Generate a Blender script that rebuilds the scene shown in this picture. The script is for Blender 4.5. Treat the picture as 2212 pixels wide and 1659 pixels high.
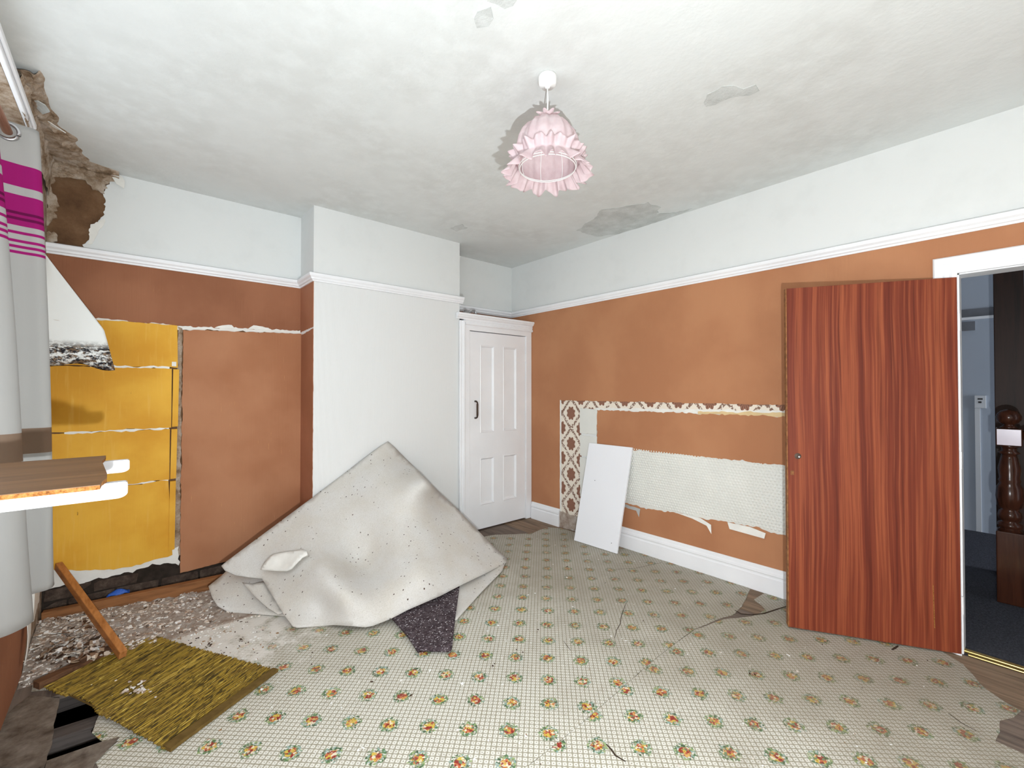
import bpy, bmesh, math, random
import numpy as np
from mathutils import Vector, noise as mnoise
from mathutils.geometry import tessellate_polygon, delaunay_2d_cdt

for o in list(bpy.data.objects): bpy.data.objects.remove(o)
SC = bpy.context.scene
COL = SC.collection
rnd = random.Random(7)
PI = math.pi

# ------------------------------------------------------------------ camera
FPX, YAW, PITCH, CAMH = 952.16, 0.7135, 0.0128, 1.375
cam_d = bpy.data.cameras.new('camera'); cam = bpy.data.objects.new('camera', cam_d); COL.objects.link(cam)
cam.location = (0, 0, CAMH); cam.rotation_euler = (PI/2 + PITCH, 0, -YAW)
cam_d.sensor_width = 36; cam_d.sensor_fit = 'HORIZONTAL'; cam_d.lens = 36*FPX/2212; cam_d.clip_start = 0.02
SC.camera = cam
CF = Vector((math.sin(YAW)*math.cos(PITCH), math.cos(YAW)*math.cos(PITCH), math.sin(PITCH)))
CR = Vector((math.cos(YAW), -math.sin(YAW), 0)); CU = CR.cross(CF); CC = Vector((0, 0, CAMH))
def ray(u, v): return CF + CR*((u-1106)/FPX) + CU*((829.5-v)/FPX)
def at(u, v, ax, val):
    d = ray(u, v); return CC + d*((val-CC[ax])/d[ax])
def atD(u, v, D): return CC + ray(u, v)*D
def invD(u, v, ax, val):
    d = ray(u, v); return d[ax]/(val-CC[ax])

# ------------------------------------------------------------------ light
SC.view_settings.view_transform = 'Standard'; SC.view_settings.look = 'None'
SC.view_settings.gamma = 1; SC.view_settings.use_curve_mapping = False
SC.view_settings.exposure = 0.23
SKY = 2.0; FLASH = 165.0
W = bpy.data.worlds.new('world'); SC.world = W; W.use_nodes = True
bg = W.node_tree.nodes['Background']; bg.inputs[0].default_value = (0.86, 0.94, 1.0, 1); bg.inputs[1].default_value = SKY
fl = bpy.data.lights.new('camera_flash', 'POINT'); fl.energy = FLASH; fl.shadow_soft_size = 0.012; fl.color = (0.90, 0.965, 1.0)
flo = bpy.data.objects.new('camera_flash', fl); COL.objects.link(flo); flo.location = CC + CR*0.15 - CU*0.27

# ------------------------------------------------------------------ dims
XL, XR, YB, YC, H = -0.386, 3.2845, 3.805, 3.474, 2.763
XC0, XC1 = 1.0366, 2.345
YF = -1.6
WY0, WY1, WZ0, WZ1 = -0.2, 3.08, 0.78, 2.62     # window opening in the left wall
def portal(loc, rot, sx, sy):
    l = bpy.data.lights.new('window_portal', 'AREA'); l.shape = 'RECTANGLE'; l.size = sx; l.size_y = sy; l.cycles.is_portal = True
    o = bpy.data.objects.new('window_portal', l); COL.objects.link(o); o.location = loc; o.rotation_euler = rot
portal((XL-0.30, (WY0+WY1)/2, (WZ0+WZ1)/2), (0, -PI/2, 0), WZ1-WZ0, WY1-WY0)

hl = bpy.data.lights.new('hall_fill', 'AREA'); hl.shape = 'RECTANGLE'; hl.size = .9; hl.size_y = 1.9; hl.energy = 70; hl.color = (.82, .9, 1)
hlo = bpy.data.objects.new('hall_fill', hl); COL.objects.link(hlo); hlo.location = (5.6, -2.95, 1.2); hlo.rotation_euler = (PI/2, 0, PI)   # fill lamp added to brighten the hall, no known source behind it
hlo.rotation_euler = (-PI/2, 0, PI)

# ------------------------------------------------------------------ material helpers
def lin(c):
    c = c/255.0
    return c/12.92 if c <= 0.04045 else ((c+0.055)/1.055)**2.4
def rgb(r, g, b): return (lin(r), lin(g), lin(b), 1)
class NT:
    def __init__(s, name, rough=0.7, spec=0.3):
        s.m = bpy.data.materials.new(name); s.m.use_nodes = True; s.t = s.m.node_tree
        s.b = s.t.nodes['Principled BSDF']; s.b.inputs['Roughness'].default_value = rough
        s.b.inputs['Specular IOR Level'].default_value = spec
        s._pos = None
    def node(s, typ): return s.t.nodes.new(typ)
    def put(s, inp, v):
        if isinstance(v, bpy.types.NodeSocket): s.t.links.new(v, inp)
        elif isinstance(v, tuple) and hasattr(inp, 'default_value') and not isinstance(inp.default_value, float):
            n = len(inp.default_value); inp.default_value = (tuple(v)+(1,))[:n]
        else: inp.default_value = v
    def pos(s):
        if s._pos is None: s._pos = s.node('ShaderNodeNewGeometry').outputs['Position']
        return s._pos
    def obj(s): return s.node('ShaderNodeTexCoord').outputs['Object']
    def rand(s): return s.node('ShaderNodeObjectInfo').outputs['Random']
    def math(s, op, a, b=0.0, c=0.0, clamp=False):
        n = s.node('ShaderNodeMath'); n.operation = op; n.use_clamp = clamp
        s.put(n.inputs[0], a); s.put(n.inputs[1], b); s.put(n.inputs[2], c); return n.outputs[0]
    def vmath(s, op, a, b=(0, 0, 0)):
        n = s.node('ShaderNodeVectorMath'); n.operation = op; s.put(n.inputs[0], a); s.put(n.inputs[1], b)
        return n.outputs['Value'] if op in ('LENGTH', 'DOT_PRODUCT', 'DISTANCE') else n.outputs['Vector']
    def sep(s, v):
        n = s.node('ShaderNodeSeparateXYZ'); s.put(n.inputs[0], v); return n.outputs
    def comb(s, x, y, z=0.0):
        n = s.node('ShaderNodeCombineXYZ'); s.put(n.inputs[0], x); s.put(n.inputs[1], y); s.put(n.inputs[2], z); return n.outputs[0]
    def noise(s, scale, detail=3, vec=None, rough=0.5, dist=0.0):
        n = s.node('ShaderNodeTexNoise'); s.put(n.inputs['Vector'], vec if vec is not None else s.pos())
        n.inputs['Scale'].default_value = scale; n.inputs['Detail'].default_value = detail
        n.inputs['Roughness'].default_value = rough; n.inputs['Distortion'].default_value = dist
        return n.outputs['Fac']
    def voro(s, scale, vec=None, feature='F1', out='Distance', rand=1.0):
        n = s.node('ShaderNodeTexVoronoi'); n.feature = feature; s.put(n.inputs['Vector'], vec if vec is not None else s.pos())
        n.inputs['Scale'].default_value = scale; n.inputs['Randomness'].default_value = rand; return n.outputs[out]
    def white(s, vec):
        n = s.node('ShaderNodeTexWhiteNoise'); s.put(n.inputs['Vector'], vec); return n.outputs
    def ramp(s, f, stops, interp='LINEAR'):
        n = s.node('ShaderNodeValToRGB'); r = n.color_ramp; r.interpolation = interp
        while len(r.elements) < len(stops): r.elements.new(0.5)
        for e, (p, c) in zip(r.elements, stops):
            e.position = p; e.color = c if len(c) == 4 else (*c, 1)
        s.put(n.inputs[0], f); return n.outputs['Color']
    def step(s, f, lo, hi):
        n = s.node('ShaderNodeMapRange'); n.interpolation_type = 'SMOOTHSTEP'
        s.put(n.inputs[0], f); n.inputs[1].default_value = lo; n.inputs[2].default_value = hi; return n.outputs[0]
    def mix(s, f, a, b, mode='MIX'):
        n = s.node('ShaderNodeMix'); n.data_type = 'RGBA'; n.blend_type = mode
        s.put(n.inputs[0], f); s.put(n.inputs[6], a); s.put(n.inputs[7], b); return n.outputs[2]
    def scale(s, v, x, y, z): return s.vmath('MULTIPLY', v, (x, y, z))
    def color(s, c): s.put(s.b.inputs['Base Color'], c)
    def bump(s, h, strength=0.5, dist=0.01):
        n = s.node('ShaderNodeBump'); n.inputs['Strength'].default_value = strength; n.inputs['Distance'].default_value = dist
        s.put(n.inputs['Height'], h); s.t.links.new(n.outputs[0], s.b.inputs['Normal'])

MAT = {}
def plain(name, c, rough=0.6, spec=0.3, var=0.0, vs=6, bump=0.0, bs=40, metal=0.0):
    t = NT(name, rough, spec)
    if var > 0:
        n = t.noise(vs, 4)
        t.color(t.mix(t.step(n, .3, .7), tuple(x*(1-var) for x in c[:3])+(1,), c))
    else: t.color(c)
    if bump > 0: t.bump(t.noise(bs, 4), bump, 0.01)
    t.b.inputs['Metallic'].default_value = metal
    MAT[name] = t.m; return t

plain('white_gloss', rgb(243, 244, 247), 0.35, 0.4, 0.05, 3, 0.05, 30)
plain('white_panel', rgb(240, 241, 246), 0.4, 0.3, 0.02, 2)
plain('shelf_white', rgb(206, 208, 212), 0.4, 0.3)
t = plain('ceiling', rgb(230, 231, 229), 0.9, 0.1)
n = t.noise(1.6, 5); n2 = t.noise(9, 5, rough=.6)
t.color(t.mix(t.step(n2, .35, .75), t.mix(t.step(n, .35, .7), rgb(219, 222, 221), rgb(209, 211, 209)), rgb(221, 224, 223)))
t.bump(t.math('ADD', t.noise(3, 4), t.math('MULTIPLY', t.noise(40, 3), .15)), 0.25, 0.03)
t = plain('ceiling_patch', rgb(214, 213, 207), 0.9, 0.1)
t.color(t.ramp(t.noise(9, 6, rough=.65), [(.3, rgb(184, 187, 185)), (.5, rgb(199, 202, 200)), (.7, rgb(212, 215, 214))])); t.bump(t.noise(40, 5, rough=.7), 0.5, 0.01)
t = plain('frieze', rgb(232, 233, 231), 0.8, 0.15)
t.color(t.mix(t.step(t.noise(5, 5, rough=.6), .45, .75), rgb(223, 225, 224), rgb(219, 221, 220))); t.bump(t.noise(14, 4), .15, .01)
def brownpaper(name, c0, c1, streak):
    t = NT(name, 0.75, 0.2); p = t.scale(t.pos(), 90, 90, 3)
    st = t.noise(1, 3, p); big = t.noise(2.2, 4)
    c = t.mix(t.step(big, .35, .68), c0, c1)
    sc = t.noise(1, 4, t.scale(t.pos(), 160, 160, 9), .65); msk = t.math('MULTIPLY', t.step(sc, .66, .72), t.step(t.noise(2.5, 3), .45, .62))
    c = t.mix(t.math('MULTIPLY', msk, streak), c, rgb(214, 160, 104))
    spk = t.step(t.noise(60, 2), .8, .83)
    t.color(t.mix(spk, c, rgb(205, 150, 95))); t.bump(st, .35, .004)
    MAT[name] = t.m
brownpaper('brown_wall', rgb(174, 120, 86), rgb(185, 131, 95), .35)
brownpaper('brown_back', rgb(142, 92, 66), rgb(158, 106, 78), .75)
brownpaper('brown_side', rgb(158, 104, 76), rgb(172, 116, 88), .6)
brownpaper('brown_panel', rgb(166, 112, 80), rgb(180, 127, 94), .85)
t = plain('yellow_board', rgb(216, 158, 48), 0.6, 0.25)
g = t.noise(1, 4, t.scale(t.pos(), 50, 50, 4)); b2 = t.noise(3, 4)
c = t.mix(t.step(b2, .3, .7), rgb(212, 151, 38), rgb(230, 176, 60))
c = t.mix(t.math('MULTIPLY', t.step(g, .55, .75), .35), c, rgb(232, 184, 90))
dk = t.math('MULTIPLY', t.step(t.noise(22, 5, t.scale(t.pos(), 1.6, 1, .5), .7), .67, .76), t.step(t.noise(3.1, 2), .5, .6))
t.color(t.mix(dk, c, rgb(110, 72, 22))); t.bump(g, .25, .003)
t = plain('ribbed_paper', rgb(236, 236, 234), 0.75, 0.2)
w = t.node('ShaderNodeTexWave'); w.wave_type = 'BANDS'; w.bands_direction = 'X'; w.inputs['Scale'].default_value = 85; w.inputs['Distortion'].default_value = 1.6
w.inputs['Detail'].default_value = 3; w.inputs['Detail Scale'].default_value = 1.5
t.put(w.inputs['Vector'], t.scale(t.pos(), 1, 1, .06)); t.bump(w.outputs['Fac'], .4, .003)
t.color(t.mix(t.step(w.outputs['Fac'], .0, .5), rgb(216, 217, 215), rgb(240, 241, 241)))
t = plain('earth_plaster', rgb(110, 82, 60), 0.95, 0.1)
t.color(t.ramp(t.noise(7, 6, rough=.65), [(.3, rgb(88, 64, 46)), (.5, rgb(112, 84, 61)), (.62, rgb(124, 96, 72)), (.75, rgb(150, 122, 96))])); t.bump(t.noise(30, 6, rough=.7), .6, .012)
t = plain('crumbly_plaster', rgb(176, 156, 134), 0.95, 0.1)
t.color(t.ramp(t.noise(12, 7, rough=.7), [(.28, rgb(96, 76, 58)), (.4, rgb(150, 126, 102)), (.52, rgb(186, 166, 146)), (.62, rgb(206, 192, 178)), (.75, rgb(160, 136, 110))])); t.bump(t.noise(45, 6, rough=.75), .9, .015)
t = plain('brick', rgb(92, 76, 68), 0.95, 0.1)
t.color(t.ramp(t.noise(14, 6, rough=.7), [(.3, rgb(48, 39, 34)), (.5, rgb(78, 65, 57)), (.68, rgb(104, 90, 80)), (.8, rgb(136, 124, 114))])); t.bump(t.noise(50, 6, rough=.7), .8, .01)
plain('mortar', rgb(58, 50, 44), 0.95, 0.1, .4, 20, .6, 60)
t = plain('rubble', rgb(160, 142, 126), 0.95, 0.1)
t.color(t.ramp(t.noise(16, 8, rough=.75), [(.28, rgb(150, 126, 110)), (.42, rgb(194, 172, 156)), (.55, rgb(216, 202, 190)), (.66, rgb(230, 222, 216)), (.8, rgb(240, 237, 234))])); t.bump(t.noise(60, 8, rough=.8), 1.0, .02)
t = plain('chip_mix', rgb(210, 200, 190), 0.9, 0.1)
v = t.white(t.scale(t.vmath('SNAP', t.pos(), (.018, .018, .018)), 53.1, 53.1, 53.1))[0]
t.color(t.ramp(v, [(.0, rgb(168, 144, 126)), (.2, rgb(204, 188, 174)), (.45, rgb(226, 216, 206)), (.72, rgb(242, 240, 237)), (.96, rgb(96, 78, 64))], 'CONSTANT'))
t = plain('debris_mix', rgb(210, 200, 190), 0.9, 0.1)
v = t.white(t.scale(t.vmath('SNAP', t.pos(), (.05, .05, .05)), 53.1, 53.1, 53.1))[0]
t.color(t.ramp(v, [(.0, rgb(238, 238, 236)), (.5, rgb(214, 206, 196)), (.7, rgb(76, 56, 46)), (.88, rgb(150, 120, 90))], 'CONSTANT'))
t = plain('scrap_mix', rgb(150, 130, 110), 0.9, 0.1)
v = t.white(t.scale(t.vmath('SNAP', t.pos(), (.03, .03, .03)), 53.1, 53.1, 53.1))[0]
t.color(t.ramp(v, [(.0, rgb(82, 60, 46)), (.3, rgb(122, 94, 74)), (.5, rgb(164, 140, 118)), (.7, rgb(206, 192, 176)), (.88, rgb(234, 228, 218))], 'CONSTANT'))
def wood(name, c0, c1, axis, sc=1.0, rough=.7, bumps=.2):
    t = NT(name, rough, .25); s = [38*sc]*3; s[axis] = 2.2*sc
    n = t.noise(1, 5, t.scale(t.pos(), *s), .6, .3)
    t.color(t.ramp(n, [(.28, c0), (.55, c1), (.75, tuple(x*1.18 for x in c1[:3])+(1,))])); t.bump(n, bumps, .006)
    MAT[name] = t.m
wood('floorboard', rgb(84, 74, 68), rgb(122, 108, 98), 1, 1.0, .8, .5)
wood('floorboard_door', rgb(96, 80, 66), rgb(140, 118, 98), 1, 1.0, .75, .5)
wood('joist_dark', rgb(46, 40, 37), rgb(86, 78, 74), 0, 1, .85)
wood('timber', rgb(104, 66, 38), rgb(146, 98, 60), 0, 1.2, .7)
wood('timber_dark', rgb(70, 48, 34), rgb(112, 78, 54), 0, 1.2, .8)
wood('stick_wood', rgb(150, 92, 46), rgb(186, 124, 70), 1, 1.2, .55)
wood('shelf_wood', rgb(92, 64, 38), rgb(120, 86, 54), 0, 1.0, .5, .1)
wood('newel_wood', rgb(40, 21, 15), rgb(68, 38, 26), 2, 1.0, .2, .1)
wood('dark_post', rgb(28, 15, 11), rgb(46, 26, 19), 2, 1.0, .5, .1)
t = plain('chipboard', rgb(190, 132, 72), .85, .1); t.color(t.ramp(t.noise(120, 4, rough=.7), [(.35, rgb(104, 62, 30)), (.5, rgb(150, 100, 52)), (.7, rgb(176, 128, 76))]))
# mahogany veneer door (object space: x along the width, z up)
t = NT('mahogany', .5, .2); p = t.obj(); px, py, pz = t.sep(p)
wob = t.math('MULTIPLY', t.math('SUBTRACT', t.noise(1, 2, t.scale(p, 4, 1, .9)), .5), .05)
v1 = t.comb(t.math('ADD', px, wob), py, pz)
g1 = t.noise(1, 5, t.scale(v1, 26, 1, .35), .6, .1); g2 = t.noise(1, 3, t.scale(v1, 170, 1, 2.2), .6); g3 = t.noise(1, 2, t.scale(v1, 75, 1, 1.0), .5)
c = t.ramp(g1, [(.30, rgb(92, 37, 25)), (.42, rgb(112, 49, 32)), (.52, rgb(126, 59, 38)), (.60, rgb(146, 76, 48)), (.70, rgb(118, 52, 34))])
c = t.mix(t.math('MULTIPLY', t.step(g3, .5, .68), .55), c, rgb(160, 88, 56)); c = t.mix(t.math('MULTIPLY', t.step(g3, .45, .3), .5), c, rgb(82, 32, 21))
c = t.mix(t.math('MULTIPLY', t.step(g2, .45, .7), .35), c, rgb(80, 31, 21))
scr = t.math('MULTIPLY', t.step(t.noise(1, 3, t.scale(p, 60, 1, 14), .7), .76, .79), .7)
t.color(t.mix(scr, c, rgb(196, 120, 78))); t.bump(g2, .12, .002); MAT['mahogany'] = t.m
# fabric lamp shade
t = plain('pink_fabric', rgb(236, 206, 210), .85, .1); t.color(t.mix(t.step(t.noise(26, 4), .35, .7), rgb(214, 196, 199), rgb(226, 213, 215))); t.bump(t.noise(70, 4), .3, .004)
t.b.inputs['Transmission Weight'].default_value = 0.0
sb = t.node('ShaderNodeBsdfTranslucent'); sb.inputs[0].default_value = rgb(240, 205, 210); ms = t.node('ShaderNodeMixShader'); ms.inputs[0].default_value = .3
t.t.links.new(t.b.outputs[0], ms.inputs[1]); t.t.links.new(sb.outputs[0], ms.inputs[2]); t.t.links.new(ms.outputs[0], t.t.nodes['Material Output'].inputs[0])
plain('wire_white', rgb(240, 240, 238), .4, .4)
plain('dark_metal', rgb(72, 56, 46), .4, .5, metal=.6)
plain('steel', rgb(180, 180, 182), .3, .5, metal=.9)
plain('brass', rgb(214, 178, 100), .3, .5, metal=.85)
plain('copper', rgb(196, 120, 70), .3, .5, metal=.7)
plain('blue_plastic', rgb(36, 92, 190), .35, .5)
plain('grey_plastic', rgb(206, 208, 212), .4, .4)
plain('black_plastic', rgb(30, 30, 32), .5, .3)
plain('tan_paper', rgb(222, 196, 150), .85, .1, .1, 20)
plain('white_paper', rgb(236, 234, 228), .85, .1, .08, 14, .2, 30)
plain('plastic_film', rgb(178, 178, 176), .4, .3)
plain('lilac_sheen', rgb(190, 176, 190), .25, .5)  # painted reflection colour for the flash on the polished newel
plain('void', rgb(18, 16, 15), 1, 0)
plain('crack_dark', rgb(70, 58, 48), .95, .05)
plain('hall_wall', rgb(176, 184, 196), .8, .15, .05, 2)
t = plain('grimy_lino', rgb(112, 102, 92), .7, .2); t.color(t.ramp(t.noise(11, 6, rough=.7), [(.3, rgb(70, 60, 52)), (.45, rgb(104, 93, 83)), (.6, rgb(126, 116, 106)), (.75, rgb(148, 138, 126))])); t.bump(t.noise(30, 4), .3, .006)
plain('hall_strip', rgb(120, 122, 128), .7, .2, .2, 8)
t = plain('hall_carpet', rgb(52, 52, 56), .95, .05); t.color(t.ramp(t.noise(120, 4, rough=.7), [(.35, rgb(54, 54, 60)), (.55, rgb(78, 78, 84)), (.72, rgb(92, 92, 100)), (.78, rgb(180, 180, 186))])); t.bump(t.noise(300, 2), .6, .01)
t = plain('leafy_paper', rgb(40, 30, 26), .8, .2)
d = t.voro(22, t.scale(t.pos(), 1, 1, .8)); k = t.voro(22, t.scale(t.pos(), 1, 1, .8), out='Color')
c = t.mix(t.step(d, .42, .36), rgb(36, 26, 22), t.ramp(k, [(.0, rgb(150, 110, 90)), (.35, rgb(214, 190, 160)), (.7, rgb(120, 90, 76)), (.85, rgb(232, 214, 184))], 'CONSTANT'))
t.color(t.mix(t.step(t.noise(30, 4), .5, .6), c, rgb(30, 22, 19)))
# felt carpet backing
t = plain('felt', rgb(206, 202, 194), .95, .05)
f1 = t.noise(5, 4); f2 = t.noise(1, 4, t.scale(t.pos(), 160, 160, 220), .65)
c = t.mix(t.step(f1, .25, .75), rgb(205, 200, 192), rgb(211, 209, 206)); c = t.mix(t.math('MULTIPLY', t.step(f2, .45, .75), .5), c, rgb(170, 163, 153)); c = t.mix(t.math('MULTIPLY', t.step(t.noise(1, 3, t.scale(t.pos(), 60, 200, 60), .6), .5, .8), .35), c, rgb(226, 224, 220))
sp = t.math('MULTIPLY', t.step(t.voro(26, t.scale(t.pos(), 1, 1.6, .7)), .135, .10), t.step(t.noise(4.5, 2), .44, .54))
t.color(t.mix(sp, c, rgb(60, 40, 30))); t.bump(f2, .35, .004)
t = plain('pile', rgb(80, 70, 74), .95, .05)
vv = t.voro(95); t.color(t.mix(t.step(vv, .42, .26), t.mix(t.step(t.noise(30, 3), .4, .6), rgb(66, 56, 60), rgb(86, 76, 80)), t.mix(t.step(t.noise(70, 2), .5, .6), rgb(92, 82, 86), rgb(206, 200, 204)))); t.bump(vv, .8, .008)
# golden reed mat (tone by object)
t = plain('reed', rgb(140, 112, 40), .55, .35)
r = t.rand(); c = t.ramp(r, [(.0, rgb(112, 88, 26)), (.3, rgb(146, 118, 38)), (.6, rgb(166, 136, 50)), (.85, rgb(128, 102, 32)), (.95, rgb(182, 152, 66))])
la_ = t.vmath('DOT_PRODUCT', t.pos(), (.744, .668, 0)); lp_ = t.vmath('DOT_PRODUCT', t.pos(), (-.668, .744, 0)); sv = t.comb(t.math('MULTIPLY', la_, 13), t.math('MULTIPLY', lp_, 170), t.math('MULTIPLY', r, 30))
n1 = t.noise(1, 3, sv, .6); n = t.noise(1, 4, t.scale(t.pos(), 9, 9, 9), .65)
c = t.mix(t.step(n1, .50, .40), c, rgb(64, 50, 14)); c = t.mix(t.math('MULTIPLY', t.step(n, .45, .7), .5), c, rgb(112, 84, 34)); c = t.mix(t.step(n1, .66, .70), c, rgb(206, 184, 96))
c = t.mix(t.step(t.noise(85, 3), .72, .76), c, rgb(222, 208, 166)); t.color(c)
plain('reed_edge', rgb(110, 88, 48), .9, .1, .3, 30)
# damask paper on the right wall
t = plain('damask', rgb(232, 222, 208), .8, .1)
_, y, z = t.sep(t.pos()); A, B = .25, .300; y0, z0 = 2.905, 1.143
nn = t.math('MULTIPLY', t.math('SUBTRACT', t.noise(40, 3), .5), .022)
def lat(oy, oz):
    fy = t.math('SUBTRACT', t.math('FRACT', t.math('ADD', t.math('DIVIDE', t.math('SUBTRACT', y, y0), A), .5+oy+20)), .5)
    fz = t.math('SUBTRACT', t.math('FRACT', t.math('ADD', t.math('DIVIDE', t.math('SUBTRACT', z, z0), B), .5+oz+20)), .5)
    a, b = t.math('MULTIPLY', fy, A), t.math('MULTIPLY', fz, B*.82)
    return t.math('SQRT', t.math('ADD', t.math('MULTIPLY', a, a), t.math('MULTIPLY', b, b))), t.math('ARCTAN2', a, b)
d1, a1 = lat(0, 0); d2, a2 = lat(.5, .5)
first = t.math('LESS_THAN', d1, d2); dm = t.math('MINIMUM', d1, d2)
an = t.math('ADD', t.math('MULTIPLY', first, a1), t.math('MULTIPLY', t.math('SUBTRACT', 1.0, first), a2))
pet = t.math('MULTIPLY', t.math('ABSOLUTE', t.math('SINE', t.math('MULTIPLY', an, 4.0))), .014)
med = t.step(t.math('SUBTRACT', dm, pet), .045, .041)
vein = t.step(t.math('ABSOLUTE', t.math('SINE', t.math('MULTIPLY', an, 8.0))), .25, .45)
og = t.math('ADD', t.math('ABSOLUTE', t.math('SUBTRACT', d1, d2)), nn)
ogm = t.math('MULTIPLY', t.step(og, .026, .018), t.step(t.noise(75, 3), .42, .5))
c = t.mix(ogm, rgb(232, 222, 208), rgb(134, 106, 92)); c = t.mix(med, c, t.mix(vein, rgb(92, 66, 56), rgb(150, 108, 90)))
t.color(c)
t = plain('bubble_paper', rgb(226, 226, 220), .65, .3, .05, 5)
# curtain with woven bands (by height)
t = NT('curtain', .75, .2); _, y, z = t.sep(t.pos()); zz = t.math('DIVIDE', z, 2.5)
wh, mg, tp = rgb(188, 186, 183), rgb(172, 34, 124), rgb(150, 128, 110)
bands = [(0, wh), (1.15, tp), (1.236, wh), (1.84, mg), (1.851, wh), (1.862, mg), (1.873, wh), (1.884, mg), (1.891, wh), (1.905, mg), (1.916, wh), (1.942, mg), (1.962, rgb(120, 20, 84)), (1.965, mg), (1.982, rgb(120, 20, 84)), (1.985, mg), (2.003, rgb(120, 20, 84)), (2.006, mg), (2.024, rgb(120, 20, 84)), (2.027, mg), (2.05, wh), (2.073, mg), (2.153, wh)]
cc = t.ramp(zz, [(p/2.5, c) for p, c in bands], 'CONSTANT'); t.color(cc); t.bump(t.noise(1, 3, t.scale(t.pos(), 220, 220, 40)), .2, .002)
sb = t.node('ShaderNodeBsdfTranslucent'); t.put(sb.inputs[0], cc); ms = t.node('ShaderNodeMixShader'); ms.inputs[0].default_value = .55
t.t.links.new(t.b.outputs[0], ms.inputs[1]); t.t.links.new(sb.outputs[0], ms.inputs[2]); t.t.links.new(ms.outputs[0], t.t.nodes['Material Output'].inputs[0])
MAT['curtain'] = t.m
# mouldy lining paper
t = plain('lining_paper', rgb(226, 226, 222), .85, .1)
_, _, z = t.sep(t.pos()); mz = t.step(z, 1.66, 1.60)
mould = t.math('MULTIPLY', mz, t.step(t.noise(26, 6, t.scale(t.pos(), 1, 1, 1.8), .75), .44, .52))
few = t.math('MULTIPLY', t.step(t.noise(18, 3, t.scale(t.pos(), .5, .5, 1)), .68, .72), .7)
c = t.mix(few, rgb(228, 228, 225), rgb(180, 158, 136)); t.color(t.mix(mould, c, t.mix(t.step(t.noise(60, 3), .45, .6), rgb(44, 42, 46), rgb(120, 98, 78)))); t.bump(t.noise(20, 5), .3, .01)
# glass
t = NT('glass', .05, .5); tr = t.node('ShaderNodeBsdfTransparent'); gl = t.node('ShaderNodeBsdfGlossy'); gl.inputs['Roughness'].default_value = .02
ms = t.node('ShaderNodeMixShader'); ms.inputs[0].default_value = .06; t.t.links.new(tr.outputs[0], ms.inputs[1]); t.t.links.new(gl.outputs[0], ms.inputs[2]); t.t.links.new(ms.outputs[0], t.t.nodes['Material Output'].inputs[0]); MAT['glass'] = t.m
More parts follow.
